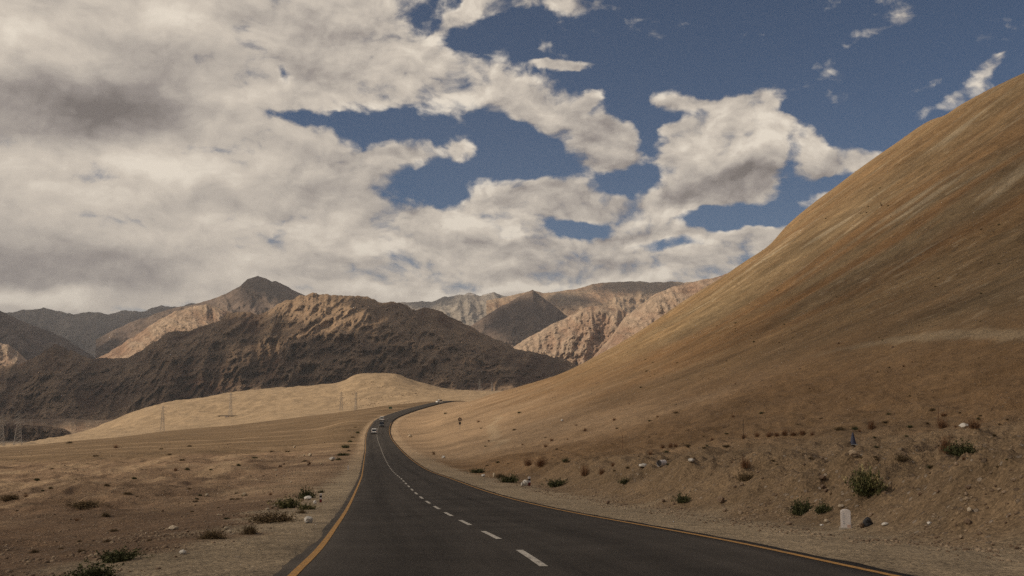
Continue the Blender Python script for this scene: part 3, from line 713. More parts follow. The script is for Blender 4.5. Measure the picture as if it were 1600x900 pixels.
# ------------------------------------------------------------------ small object helpers
def mk(name, bm, mat, parent=None, loc=None, smooth=False):
    me = bpy.data.meshes.new(name); bm.normal_update(); bm.to_mesh(me); bm.free()
    for m in (mat if isinstance(mat, (list, tuple)) else [mat]): me.materials.append(m)
    if smooth: me.polygons.foreach_set('use_smooth', np.ones(len(me.polygons), bool))
    o = bpy.data.objects.new(name, me); COL.objects.link(o)
    if parent: o.parent = parent
    if loc is not None: o.location = loc
    return o
def tag(o, label, cat, group=None):
    o['label'] = label; o['category'] = cat
    if group: o['group'] = group
    return o
def thing(name, label, cat, loc, rz=0.0, group=None):
    o = bpy.data.objects.new(name, None); COL.objects.link(o); o.location = loc; o.rotation_euler = (0, 0, rz)
    o.empty_display_size = .3
    return tag(o, label, cat, group)
def dup(root, loc, rz=0, scale=None, label=None, cat=None, group=None):
    r = root.copy(); COL.objects.link(r); r.location = loc; r.rotation_euler = (0, 0, rz)
    if scale is not None: r.scale = scale if hasattr(scale, '__len__') else (scale,) * 3
    if label: r['label'] = label
    if cat: r['category'] = cat
    if group: r['group'] = group
    elif 'group' in r: del r['group']
    for ch in list(root.children):
        c = ch.copy(); COL.objects.link(c); c.parent = r
        for g in ch.children:
            e = g.copy(); COL.objects.link(e); e.parent = c
    return r
def box(bm, c, s, taper=1.0, bev=0.0, mi=0):
    r = bmesh.ops.create_cube(bm, size=1)['verts']
    for v in r:
        k = taper if v.co.z > 0 else 1
        v.co = Vector((c[0] + v.co.x * s[0] * k, c[1] + v.co.y * s[1] * k, c[2] + v.co.z * s[2]))
    fs = list({f for v in r for f in v.link_faces})
    for f in fs: f.material_index = mi
    if bev: bmesh.ops.bevel(bm, geom=list({e for v in r for e in v.link_edges}), offset=bev, segments=2, affect='EDGES', profile=.6)
    return r
def bar(bm, a, b, r, n=6, r2=None):
    a, b = Vector(a), Vector(b); d = b - a; L_ = d.length
    q = d.to_track_quat('Z', 'Y').to_matrix().to_4x4()
    M = Matrix.Translation((a + b) / 2) @ q
    bmesh.ops.create_cone(bm, cap_ends=True, segments=n, radius1=r, radius2=r if r2 is None else r2, depth=L_, matrix=M)
def plain(name, c, rough=.6, spec=.4, var=.12, sc=8, metal=0):
    m, t, b = new_mat(name, rough, spec)
    pos = t.node('ShaderNodeTexCoord').outputs['Object']
    n = t.noise(pos, sc, 5, .65); f = t.ramp(n, .3, .7, 1 - var, 1 + var, False)
    t.put(b.inputs['Base Color'], t.v('MULTIPLY', tuple(c), t.xyz(f, f, f))); b.inputs['Metallic'].default_value = metal
    return m
def road_at(py, lo=10, hi=900):
    d = np.linspace(lo, hi, 6000); k = np.argmin(np.abs(zroad(d) / d - float(Tpy(py)))); return float(d[k])

# ------------------------------------------------------------------ loose stones, a countless litter
def stone_proto(seed, subdiv=1):
    bm = bmesh.new(); bmesh.ops.create_icosphere(bm, subdivisions=subdiv, radius=.5)
    r = random.Random(seed); k = Vector((r.uniform(.8, 1.3), r.uniform(.7, 1.1), r.uniform(.5, .8)))
    for v in bm.verts:
        v.co = Vector(v.co[i] * k[i] for i in range(3)) * r.uniform(.78, 1.15)
    return bm
def stone_material(name, c1, c2):
    m, t, b = new_mat(name, .95, .1)
    pos = t.node('ShaderNodeNewGeometry').outputs['Position']
    n = t.noise(pos, .9, 3, .6); n2 = t.noise(pos, 22, 5, .7)
    vo = t.node('ShaderNodeTexWhiteNoise'); t.put(vo.inputs['Vector'], t.v('SNAP', pos, (.3, .3, 3)))
    c = t.mix(t.ramp(t.m('ADD', t.m('MULTIPLY', vo.outputs[0], .5), t.m('MULTIPLY', n, .5)), .3, .75), c4(c1), c4(c2))
    f = t.ramp(n2, .3, .7, .75, 1.2, False)
    t.put(b.inputs['Base Color'], t.v('MULTIPLY', c, t.xyz(f, f, f))); bump(t, b, n2, .6, .03)
    return m
m_stone = stone_material('stone', (.17, .118, .080), (.36, .275, .19))
def stone_field(name, xs, ys, sizes, mat, seed=5, sink=.25):
    protos = []
    for k in range(6):
        bm = stone_proto(seed + k, 1); bm.verts.ensure_lookup_table()
        V = np.array([v.co[:] for v in bm.verts]); Fc = np.array([[v.index for v in f.verts] for f in bm.faces]); bm.free(); protos.append((V, Fc))
    zs = ground_z(xs, ys); VV = []; FF = []; off = 0; r_ = np.random.default_rng(seed)
    for i in range(len(xs)):
        V, Fc = protos[i % 6]; a = r_.uniform(0, 6.283); ca, sa = math.cos(a), math.sin(a); s_ = sizes[i]
        P = V * s_; P = np.stack([P[:, 0] * ca - P[:, 1] * sa + xs[i], P[:, 0] * sa + P[:, 1] * ca + ys[i], P[:, 2] + zs[i] + s_ * (.3 - sink)], -1)
        VV.append(P); FF.append(Fc + off); off += len(V)
    VV = np.concatenate(VV); FF = np.concatenate(FF)
    me = bpy.data.meshes.new(name); me.vertices.add(len(VV)); me.vertices.foreach_set('co', VV.reshape(-1).astype(np.float32))
    me.loops.add(FF.size); me.loops.foreach_set('vertex_index', FF.reshape(-1).astype(np.int32))
    me.polygons.add(len(FF)); me.polygons.foreach_set('loop_start', (np.arange(len(FF)) * 3).astype(np.int32)); me.polygons.foreach_set('loop_total', np.full(len(FF), 3, np.int32))
    me.update(); me.materials.append(mat)
    o = bpy.data.objects.new(name, me); COL.objects.link(o); return structure(o, 'stuff')
def sample(n, d0, d1, s0, s1, seed, keep=None):
    r = np.random.default_rng(seed); y = np.exp(r.uniform(math.log(d0), math.log(d1), n)); s = r.uniform(s0, s1, n); x = xroad(y) + s
    k = np.abs(x / y) < .56
    if keep is not None: k &= keep(x, y, s, r.random(n))
    return x[k], y[k]
clump = lambda x, y, wl, sd: fbm(x, y, wl, 3, .5, sd)
# right bank and bench
x_, y_ = sample(15000, 12, 130, 7.0, 60, 301, lambda x, y, s, q: q < sstep(-.35, .5, clump(x, y, 3.5, 301)) * (.25 + 1.2 * sstep(18, 9, s)))
sz = .035 + .10 * rng.random(len(x_)) ** 3 + .0009 * y_
a_ = [(x_, y_, sz)]
x_, y_ = sample(9000, 12, 90, 5.2, 10.5, 303, lambda x, y, s, q: q < sstep(-.2, .5, clump(x, y, 2.5, 305)) * sstep(6, 9, s))
a_.append((x_, y_, .03 + .06 * rng.random(len(x_)) ** 2 + .0008 * y_))
x_, y_ = sample(11000, 12, 160, -22, -5.0, 307, lambda x, y, s, q: q < sstep(-.15, .6, clump(x, y, 3, 309)) * sstep(-5, -7, s))
a_.append((x_, y_, .03 + .09 * rng.random(len(x_)) ** 3 + .0009 * y_))
for (hx, hy, hr, hh) in HEAPS[:1]:
    r = np.random.default_rng(3); t_ = r.random(260) * 6.28; q_ = r.random(260) ** .6 * hr * 1.3
    a_.append((hx + q_ * np.cos(t_), hy + q_ * np.sin(t_), .03 + .09 * r.random(260) ** 2))
X_, Y_, S_ = (np.concatenate([b_[k] for b_ in a_]) for k in range(3))
stone_field('loose_stones', X_, Y_, S_, m_stone, 5)
# farther stones: belt on the left plain, and the stony cap of the sand hill
x_, y_ = sample(5000, 60, 420, -190, -14, 311, lambda x, y, s, q: q < sstep(.0, .6, clump(x, y, 14, 313)) * .8)
a2 = [(x_, y_, .10 + .25 * rng.random(len(x_)) ** 3 + .0011 * y_)]
r = np.random.default_rng(9); n_ = 2600; uu = r.uniform(-.19, -.06, n_); yy = r.uniform(1020, 1300, n_); k_ = (r.random(n_) < sstep(-.1, .5, clump(uu * yy, yy, 45, 315)) * sstep(.065, .01, np.abs(uu + .128))) 
a2.append((uu[k_] * yy[k_], yy[k_], .8 + 1.1 * r.random(k_.sum()) ** 2))
x_, y_ = sample(9000, 120, 850, 50, 460, 317, lambda x, y, s, q: q < sstep(-.1, .6, clump(x, y, 40, 319)) * .8)
a2.append((x_, y_, .25 + .0012 * y_ * rng.random(len(x_))))
X_, Y_, S_ = (np.concatenate([b_[k] for b_ in a2]) for k in range(3))
stone_field('loose_stones', X_, Y_, S_, stone_material('dark_stone', (.15, .10, .07), (.40, .31, .21)), 8)

# ------------------------------------------------------------------ shrubs
def foliage_material(name, c1, c2, dry=None):
    m, t, b = new_mat(name, .9, .15)
    pos = t.node('ShaderNodeTexCoord').outputs['Object']
    n = t.noise(pos, 5, 3, .6); wn = t.node('ShaderNodeTexWhiteNoise'); t.put(wn.inputs['Vector'], t.v('SNAP', pos, (.06, .06, .06)))
    c = t.mix(t.ramp(t.m('ADD', t.m('MULTIPLY', wn.outputs[0], .5), t.m('MULTIPLY', n, .5)), .25, .8), c4(c1), c4(c2))
    if dry: c = t.mix(t.ramp(t.m('ADD', n, t.m('MULTIPLY', t.sep(pos)[2], .5)), .60, .76), c, c4(dry))
    t.put(b.inputs['Base Color'], c); return m
mf_green = foliage_material('green_shrub_leaves', (.045, .050, .022), (.105, .105, .048))
mf_pale = foliage_material('pale_flowering_leaves', (.060, .065, .026), (.13, .125, .05), (.42, .34, .18))
mf_brown = foliage_material('dry_shrub_twigs', (.105, .076, .040), (.19, .135, .075))
mf_red = foliage_material('reddish_dry_grass', (.14, .070, .038), (.23, .125, .065))
m_stem = plain('woody_stem', (.10, .07, .045), .9, .1)
def shrub_mesh(name, seed, mat, stems=90, leaves=12, leaf=.035, upright=.3, grass=False, lop=.42):
    r = np.random.default_rng(seed); V = []; Fq = []
    ph0 = r.uniform(0, 6.28)
    for i in range(stems):
        ph = r.uniform(0, 6.28); el = math.acos(r.uniform(.0, 1.0)) * (1 - upright); bx = r.normal(0, .14, 2)
        Ln = .5 * r.uniform(.62, 1.08) * (1 + lop * math.sin(2 * ph + ph0)) * (1.0 - .22 * math.cos(el) if not grass else 1.1)
        dv = np.array([math.cos(ph) * math.sin(el), math.sin(ph) * math.sin(el), max(math.cos(el), .12) * (1.1 if grass else .85)])
        nst = 5; side = np.cross(dv, [0, 0, 1.]); side /= np.linalg.norm(side) + 1e-6
        pts = [np.array([bx[0], bx[1], -.02]) + dv * Ln * t_ - np.array([0, 0, .10 * t_ * t_ * (1 - dv[2])]) + r.normal(0, .012, 3) for t_ in np.linspace(0, 1, nst)]
        wd = .007 if not grass else .009
        for j in range(nst - 1):
            w0, w1 = wd * (1 - j / nst), wd * (1 - (j + 1) / nst) + .001; k = len(V)
            V += [pts[j] - side * w0, pts[j] + side * w0, pts[j + 1] + side * w1, pts[j + 1] - side * w1]; Fq.append((k, k + 1, k + 2, k + 3))
        for j in range(leaves if not grass else leaves // 3):
            t_ = r.uniform(.3, 1.02) ** .8; b_ = pts[0] + (pts[-1] - pts[0]) * t_ + r.normal(0, .022, 3)
            a_ = r.normal(0, 1, 3); a_ += dv * 1.2; a_ /= np.linalg.norm(a_); s_ = np.cross(a_, r.normal(0, 1, 3)); s_ /= np.linalg.norm(s_) + 1e-6
            l_ = leaf * r.uniform(.6, 1.5); w_ = l_ * .32; k = len(V)
            V += [b_, b_ + a_ * l_ * .5 + s_ * w_, b_ + a_ * l_, b_ + a_ * l_ * .5 - s_ * w_]; Fq.append((k, k + 1, k + 2, k + 3))
    me = bpy.data.meshes.new(name); me.from_pydata([tuple(v) for v in V], [], Fq); me.materials.append(mat); return me
def stems_mesh(name, seed):
    bm = bmesh.new(); r = random.Random(seed)
    for i in range(9):
        a = r.uniform(0, 6.28); e = r.uniform(.3, .9); L_ = r.uniform(.22, .36); b = Vector((r.uniform(-.05, .05), r.uniform(-.05, .05), -.05))
        bar(bm, b, b + Vector((math.cos(a) * math.sin(e), math.sin(a) * math.sin(e), math.cos(e))) * L_, .014, 5, .004)
    me = bpy.data.meshes.new(name); bm.to_mesh(me); bm.free(); me.materials.append(m_stem); return me
SH = {'green': [shrub_mesh('foliage', 11 + k, mf_green, 130, 16, .05) for k in range(3)],
      'pale': [shrub_mesh('foliage', 21 + k, mf_pale, 110, 16, .05, .4) for k in range(2)],
      'brown': [shrub_mesh('foliage', 31 + k, mf_brown, 300, 12, .032, .15, False, .18) for k in range(3)],
      'red': [shrub_mesh('foliage', 41 + k, mf_red, 190, 8, .04, .45, True) for k in range(2)]}
ST = [stems_mesh('stems', 1), stems_mesh('stems', 2)]
BUSHES = [
 # px, py of the foot, width px, height px, kind, label
 (1357, 772, 54, 46, 'pale', 'largest green bush, yellow tufted, in the notch of the right bank above the white stone'),
 (1346, 762, 28, 32, 'green', 'dark green bush growing into the left side of the yellow tufted bank bush'),
 (1253, 803, 34, 26, 'green', 'dark spiky bush at the bank foot left of the white kilometre stone'),
 (1285, 800, 30, 17, 'green', 'low green bush between the spiky bush and the white kilometre stone'),
 (1503, 709, 42, 22, 'green', 'green bush on top of the bank with red dry grass at its left'),
 (1478, 706, 24, 18, 'red', 'clump of red dry grass against the green bush on the bank top'),
 (1408, 717, 20, 10, 'brown', 'low brown tuft on the bank crest right of the blue cone'),
 (1167, 749, 28, 15, 'brown', 'brown domed shrub in a hollow of the right bank'),
 (1164, 730, 18, 11, 'red', 'small reddish shrub just behind the brown domed shrub in the bank hollow'),
 (1067, 785, 20, 17, 'green', 'single round green bush at the edge of the right gravel verge'),
 (977, 755, 16, 10, 'green', 'small green bush between the pale slab and the right verge'),
 (870, 760, 30, 14, 'green', 'wide dark green bush right of the banded guard post on the right verge'),
 (794, 754, 24, 16, 'green', 'dark green bush left of the banded guard post on the right verge'),
 (781, 746, 14, 9, 'brown', 'brown tuft touching the left side of the green verge bush'),
 (746, 739, 24, 8, 'green', 'flat green bush farthest up the right verge'),
 (845, 728, 20, 9, 'red', 'red brown shrub pair, right half, above the right verge'),
 (826, 727, 14, 9, 'red', 'red brown shrub pair, left half, above the right verge'),
 (914, 742, 17, 10, 'red', 'reddish round shrub behind the wide green verge bush'),
 (940, 741, 11, 8, 'red', 'smaller reddish shrub just right of the reddish round one'),
 (884, 722, 9, 8, 'green', 'small grey green bush alone on the brown flat'),
 (1362, 671, 13, 11, 'red', 'red dry bush right of the blue cone on the bench'),
 (1312, 671, 16, 7, 'brown', 'low brown shrub left of the blue cone on the bench'),
 (1336, 671, 10, 6, 'green', 'dark little shrub just behind the tip of the blue cone'),
 (1522, 668, 24, 11, 'red', 'red dry shrub right of the white scrap on the bench'),
 (1472, 668, 18, 10, 'red', 'red dry shrub at the foot of the thin red pole'),
 (145, 903, 66, 26, 'green', 'nearest green bush, cut by the lower edge at the left'),
 (186, 877, 58, 24, 'green', 'spreading green bush on the left soil just beyond the nearest one'),
 (330, 842, 38, 21, 'brown', 'round olive brown bush beside the dirt heap on the left'),
 (390, 834, 24, 20, 'brown', 'dark brown upright shrub between two wider bushes on the left verge'),
 (426, 815, 60, 22, 'brown', 'longest low brown bush along the left verge'),
 (450, 794, 38, 20, 'pale', 'pale flowering shrub behind the longest brown bush'),
 (478, 779, 24, 18, 'green', 'bright green bush beside the white slab on the left verge'),
 (480, 796, 28, 11, 'pale', 'yellow green mat of shrub in front of the white slab'),
 (472, 802, 13, 9, 'brown', 'tiny brown shrub on the gravel near the white boulder'),
 (502, 770, 8, 6, 'green', 'tiny green tuft behind the left banded guard post'),
 (15, 781, 26, 13, 'brown', 'brown shrub at the far left edge of the sandy flat'),
 (131, 791, 50, 13, 'brown', 'long brown shrub lying along the sandy bank on the left'),
 (165, 807, 12, 10, 'brown', 'small upright shrub below the long shrub of the sandy bank'),
 (540, 700, 13, 6, 'green', 'green verge shrub, farther of two, beyond the small white marker'),
 (537, 712, 16, 6, 'green', 'green verge shrub, nearer of two, beyond the small white marker')]
for i, (px, py, w_, h_, kd, lb) in enumerate(BUSHES):
    p = hit(px, py)
    if p is None: continue
    sx = w_ / F * p.y; sz_ = h_ / F * p.y / .46
    t = thing('shrub', lb, 'shrub', (p.x, p.y, p.z - .02), i * 1.3); t.scale = (sx * 1.2, sx * 1.2, sz_ * 1.1)
    for me in (SH[kd][i % len(SH[kd])], ST[i % 2]):
        o = bpy.data.objects.new('foliage' if me is not ST[i % 2] else 'stems', me); COL.objects.link(o); o.parent = t
small = [(354, 811, 9, 'green'), (341, 794, 6, 'brown'), (178, 830, 13, 'brown'), (168, 847, 13, 'brown'), (127, 863, 15, 'brown'), (124, 846, 7, 'brown'), (54, 864, 16, 'brown'), (120, 814, 9, 'red'),
 (199, 772, 14, 'brown'), (80, 764, 8, 'brown'), (234, 845, 9, 'brown'), (95, 858, 8, 'brown'), (300, 800, 7, 'brown'), (547, 691, 9, 'green'), (559, 677, 7, 'green'), (551, 684, 8, 'brown'), (529, 719, 10, 'green'), (555, 668, 5, 'brown'), (545, 705, 7, 'brown')]
for (px, py, w_, kd) in small: pass
rs = random.Random(77)
zones = [('left', 'small brown shrub dotted over the sandy flat left of the road', 'shrubs dotted over the left flat', small, 46, (20, 560, 690, 800), (5, 10)),
 ('bench', 'small rusty shrub dotted over the bench between road and slope', 'shrubs dotted over the right bench',
  [(1183, 682, 12, 'red'), (1202, 682, 13, 'red'), (1213, 681, 12, 'red'), (1226, 680, 14, 'red'), (1240, 680, 14, 'red'), (1254, 679, 13, 'red'), (1269, 680, 9, 'red'), (1162, 685, 11, 'red'), (1383, 660, 10, 'brown'), (1458, 641, 11, 'brown'),
   (1475, 650, 12, 'red'), (1422, 668, 10, 'green'), (1500, 645, 5, 'brown'), (1016, 710, 9, 'red'), (1035, 700, 9, 'red'), (1048, 699, 10, 'red'), (1056, 698, 10, 'red'), (1075, 697, 10, 'brown'), (981, 731, 8, 'brown'), (960, 736, 6, 'brown'),
   (778, 723, 7, 'green'), (761, 728, 6, 'brown'), (1100, 700, 8, 'brown'), (1345, 715, 7, 'brown'), (1368, 714, 8, 'brown'), (1208, 720, 8, 'brown')], 70, (650, 1580, 645, 735), (4, 9)),
 ('slope', 'tiny dark shrub specked across the great brown slope', 'shrubs specked over the great slope', [], 75, (980, 1590, 250, 640), (2, 5))]
for key, lb, grp, fixed, n_, (a0, a1, b0, b1), (w0, w1) in zones:
    pts_ = list(fixed)
    cents = [(rs.uniform(a0, a1), rs.uniform(b0, b1)) for _ in range(14)]
    while len(pts_) < len(fixed) + n_:
        if key == 'slope' and rs.random() < .6:
            c_ = rs.choice(cents); px, py = rs.gauss(c_[0], 22), rs.gauss(c_[1], 15)
            py -= (px - c_[0]) * .6
        else: px, py = rs.uniform(a0, a1), rs.uniform(b0, b1)
        if key == 'slope' and py < np.interp(px, [s_[0] for s_ in _sil], [s_[1] for s_ in _sil]) + 12: continue
        pts_.append((px, py, rs.uniform(w0, w1), rs.choice(['brown', 'brown', 'red', 'green'] if key != 'slope' else ['brown', 'green', 'red'])))
    for k, (px, py, w_, kd) in enumerate(pts_):
        p = hit(px, py)
        if p is None or p.y > 950: continue
        s = p.x - float(xroad(p.y))
        if abs(s) < 6.5: continue
        sx = w_ / F * p.y
        o = bpy.data.objects.new('shrub', SH[kd][k % len(SH[kd])]); COL.objects.link(o)
        o.location = (p.x, p.y, p.z - .03 * sx); o.scale = (sx, sx, sx * rs.uniform(.9, 1.3)); o.rotation_euler = (0, 0, k * 2.1)
        tag(o, lb, 'shrub', grp)

# ------------------------------------------------------------------ rocks one can point at
m_white = stone_material('whitewashed_stone', (.50, .47, .42), (.66, .62, .56))
m_pale = stone_material('pale_stone', (.38, .31, .22), (.52, .43, .32))
m_blk = plain('black_rubbish', (.018, .017, .018), .5, .4)
def rock(px, py, w_, h_, mat, label, cat='rock', seed=1, sub=2, name='rock', group=None):
    p = hit(px, py)
    if p is None: return
    bm = stone_proto(seed, sub)
    s = w_ / F * p.y; hh = h_ / F * p.y
    zs_ = [v.co.z for v in bm.verts]; k = hh / (max(zs_) - min(zs_)) / .85
    for v in bm.verts: v.co = Vector((v.co.x * s, v.co.y * s, (v.co.z - min(zs_)) * k - .15 * hh))
    o = mk(name, bm, mat, loc=(p.x, p.y, p.z)); o.rotation_euler = (0, 0, seed * .7)
    return tag(o, label, cat, group)
rock(482, 817, 13, 10, m_white, 'white boulder on the gravel verge left of the yellow line', seed=2)
rock(481, 781, 13, 6, m_white, 'flat white slab lying against the green bush on the left verge', seed=3)
rock(492, 787, 6, 5, m_white, 'small white stone between the slab and the left banded post', seed=4)
rock(821, 759, 9, 9, m_white, 'white stone leaning by the banded guard post on the right verge', seed=5)
rock(816, 759, 5, 5, m_white, 'smaller white stone just left of the one by the right banded post', seed=15)
rock(755, 745, 6, 4, m_white, 'white stone at the asphalt edge near the flat green bush', seed=6)
rock(772, 746, 5, 7, m_pale, 'pale upright stone on the right verge beside the green bush', seed=7)
rock(1314, 794, 10, 6, m_pale, 'cream stone perched behind the top of the kilometre stone', seed=8)
rock(1383, 821, 11, 5, m_white, 'flat white stone right of the black lump at the bank foot', seed=9)
rock(1515, 799, 9, 7, m_pale, 'tan rock standing alone on the bank right of the black lump', seed=10)
rock(1291, 817, 8, 6, m_pale, 'tan stone on the verge left of the kilometre stone', seed=11)
rock(1284, 822, 6, 3, m_white, 'small flat white chip left of the kilometre stone', seed=12)
rock(1452, 819, 8, 4, m_white, 'crumpled white litter at the bank foot', 'litter', seed=13, name='litter')
rock(1507, 669, 16, 8, m_white, 'white plastic scrap on the bench above the bank', 'litter', seed=14, name='litter')
rock(1005, 729, 15, 5, m_white, 'long pale slab lying left of the fallen drum', seed=16)
rock(1080, 721, 10, 5, m_white, 'white scrap on the mound right of the fallen drum', 'litter', seed=17, name='litter')
rock(878, 658, 5, 3, m_white, 'lone white stone on the orange brown fan', seed=18)
rock(519, 719, 9, 5, m_white, 'white stone among shrubs on the far left verge', seed=19)
rock(693, 716, 7, 4, m_white, 'white stone near the inside of the bend', seed=20)
rock(641, 683, 7, 4, m_pale, 'pale boulder among shrubs inside the bend', seed=21)
rock(286, 866, 9, 7, m_white, 'small pale rock below the dirt heap on the left', seed=22)
rock(271, 828, 14, 7, m_pale, 'pale rock on top of the dirt heap at the left', seed=23)
rock(353, 828, 7, 5, m_pale, 'pale stone right of the round olive brown bush', seed=24)
rock(1356, 822, 15, 14, m_blk, 'black rounded lump on the verge right of the kilometre stone', 'rubbish', seed=25, name='rubbish_lump')
rock(1333, 712, 14, 9, m_stone, 'grey brown boulder just below the blue cone', seed=26)
m_brk = stone_material('brown_rock', (.17, .115, .08), (.32, .24, .17))
rr_ = random.Random(5); k = 0
while k < 48:
    px, py = rr_.uniform(930, 1598), rr_.uniform(725, 860)
    p = hit(px, py); s = p.x - float(xroad(p.y))
    if s < 7.2 or (s > 12 and rr_.random() < .6): continue
    w_ = rr_.uniform(4, 9) * (1 if rr_.random() < .85 else 1.5); k += 1
    rock(px, py, w_, w_ * rr_.uniform(.5, .8), rr_.choice([m_brk, m_brk, m_brk, m_brk, m_stone]), 'weathered rock among the rubble of the right bank', seed=100 + k, sub=1, group='rocks in the rubble of the right bank')
k = 0
while k < 34:
    px, py = rr_.uniform(190, 545), rr_.uniform(700, 895)
    p = hit(px, py); s = p.x - float(xroad(p.y))
    if s > -6 or s < -26: continue
    w_ = rr_.uniform(3, 8); k += 1
    rock(px, py, w_, w_ * rr_.uniform(.5, .8), rr_.choice([m_brk, m_pale]), 'weathered rock on the soil below the left verge', seed=200 + k, sub=1, group='rocks below the left verge')

# ------------------------------------------------------------------ roadside furniture
m_wpaint = plain('weathered_white_paint', (.62, .57, .54), .8, .2, .14, 9)
m_bpaint = plain('black_paint', (.025, .022, .022), .7, .3)
m_rpaint = plain('dark_red_paint', (.16, .03, .03), .7, .3)
m_steel = plain('grey_steel', (.20, .19, .18), .6, .4)
p = hit(1322, 826)
H_ = 31 / F * p.y; Wd = 15 / F * p.y
t = thing('kilometre_stone', 'white kilometre stone with a rounded top on the right verge', 'milestone', (p.x, p.y, p.z - .03), R(-14))
def slab_profile(bm, w_, h_, th, y0=0, r0=None, n=9, lo=0.0):
    pts = [(-w_ / 2, lo), (w_ / 2, lo), (w_ / 2, h_ - w_ * .22)]
    for i in range(1, n): a = math.pi * i / n; pts.append((w_ / 2 * math.cos(a), h_ - w_ * .22 + w_ * .22 * math.sin(a)))
    pts.append((-w_ / 2, h_ - w_ * .22))
    f = [bm.verts.new((x, y0 - th / 2, z)) for x, z in pts]; g = [bm.verts.new((x, y0 + th / 2, z)) for x, z in pts]
    bm.faces.new(f); bm.faces.new(g[::-1])
    for i in range(len(pts)): j = (i + 1) % len(pts); bm.faces.new((f[j], f[i], g[i], g[j]))
bm = bmesh.new(); slab_profile(bm, Wd, H_, Wd * .62, 0, lo=-.1)
bmesh.ops.bevel(bm, geom=bm.edges[:], offset=.012, segments=2, affect='EDGES'); mk('slab', bm, m_wpaint, t)
bm = bmesh.new(); box(bm, (0, 0, .015), (Wd * 1.35, Wd * 1.0, .10), .92, .012); mk('footing', bm, plain('old_concrete', (.33, .29, .24), .9, .1), t)
bm = bmesh.new(); box(bm, (Wd * .27, -Wd * .31, H_ * .17), (Wd * .34, .006, H_ * .20), 1); mk('rust_patch', bm, plain('faded_pink_paint', (.50, .36, .29), .85, .1, .2), t)
bm = bmesh.new()
for i_, z_ in enumerate((.80, .70, .60, .50, .42, .34)): box(bm, (-Wd * .22 + .006 * (i_ % 2), -Wd * .312, H_ * z_), (Wd * (.16 + .04 * (i_ % 3)), .004, H_ * .035))
mk('faded_lettering', bm, plain('faded_grey_paint', (.36, .36, .38), .9, .1), t)
def guard_post(px, py, h_px, label, red=True):
    p = hit(px, py); h = h_px / F * p.y; w_ = h * .26
    t = thing('guard_post', label, 'guard post', (p.x, p.y, p.z - .02), R(8))
    n = 5 if red is not None else 1
    for i in range(n):
        bm = bmesh.new(); box(bm, (0, 0, h * (i + .5) / n), (w_, w_, h / n * .998), 1.0, .006 if i == n - 1 else 0)
        mk('band', bm, m_wpaint if i % 2 == 0 and i else (m_wpaint if red is None else (m_rpaint if i in (1,) else m_bpaint) if i % 2 else (m_rpaint if i == 0 else m_wpaint)), t)
guard_post(501, 785, 14, 'small banded guard post on the left verge beside the white slab')
guard_post(827, 759, 14, 'small banded guard post on the right verge beside the white stone')
guard_post(544, 734, 7, 'small plain white marker post on the far left verge', None)
# blue traffic cone
p = hit(1333, 695); h = 19 / F * p.y; r_ = h * .30
m_blue = plain('faded_navy_plastic', (.030, .036, .070), .6, .4)
t = thing('traffic_cone', 'dark blue cone standing on the bench above the right bank', 'traffic cone', (p.x, p.y, p.z))
bm = bmesh.new(); box(bm, (0, 0, h * .03), (r_ * 2.3, r_ * 2.3, h * .06), 1, .004); mk('base_plate', bm, plain('grey_plastic', (.24, .25, .26), .7, .3), t)
bm = bmesh.new(); bar(bm, (0, 0, h * .06), (0, 0, h), r_ * .86, 20, r_ * .16); mk('cone', bm, m_blue, t, smooth=False)
bm = bmesh.new(); bar(bm, (0, 0, h * .52), (0, 0, h * .64), r_ * .49, 20, r_ * .39); mk('collar', bm, plain('dirty_reflective_band', (.11, .12, .16), .5, .5), t)
# fallen drum
p = hit(1034, 728); L_ = 13 / F * p.y; r_ = 5 / F * p.y
t = thing('drum', 'pale drum lying on its side with its dark open end to the left', 'drum', (p.x, p.y, p.z + r_ * .8), R(42))
bm = bmesh.new()
for (xa, ra) in ((-L_ / 2, r_), (-L_ / 6, r_ * 1.04), (L_ / 6, r_ * 1.04), (L_ / 2, r_)): pass
bmesh.ops.create_cone(bm, cap_ends=False, segments=24, radius1=r_, radius2=r_, depth=L_, matrix=Matrix.Rotation(math.pi / 2, 4, 'Y'))
bmesh.ops.create_cone(bm, cap_ends=False, segments=24, radius1=r_ * .93, radius2=r_ * .93, depth=L_ * .98, matrix=Matrix.Rotation(math.pi / 2, 4, 'Y'))
mk('shell', bm, m_wpaint, t)
bm = bmesh.new(); bmesh.ops.create_cone(bm, cap_ends=True, segments=24, radius1=r_ * .95, radius2=r_ * .95, depth=L_ * .04, matrix=Matrix.Translation((L_ * .47, 0, 0)) @ Matrix.Rotation(math.pi / 2, 4, 'Y')); mk('end_cap', bm, m_steel, t)
bm = bmesh.new(); bmesh.ops.create_cone(bm, cap_ends=True, segments=24, radius1=r_ * .92, radius2=r_ * .92, depth=.02, matrix=Matrix.Translation((-L_ * .36, 0, 0)) @ Matrix.Rotation(math.pi / 2, 4, 'Y')); mk('opening_shade', bm, m_bpaint, t)  # black disc standing in for the shade inside the open end
for xa in (-L_ * .49, -L_ * .17, L_ * .17):
    bm = bmesh.new(); bmesh.ops.create_cone(bm, cap_ends=False, segments=24, radius1=r_ * 1.05, radius2=r_ * 1.05, depth=L_ * .05, matrix=Matrix.Translation((xa, 0, 0)) @ Matrix.Rotation(math.pi / 2, 4, 'Y')); mk('hoop', bm, m_wpaint, t)
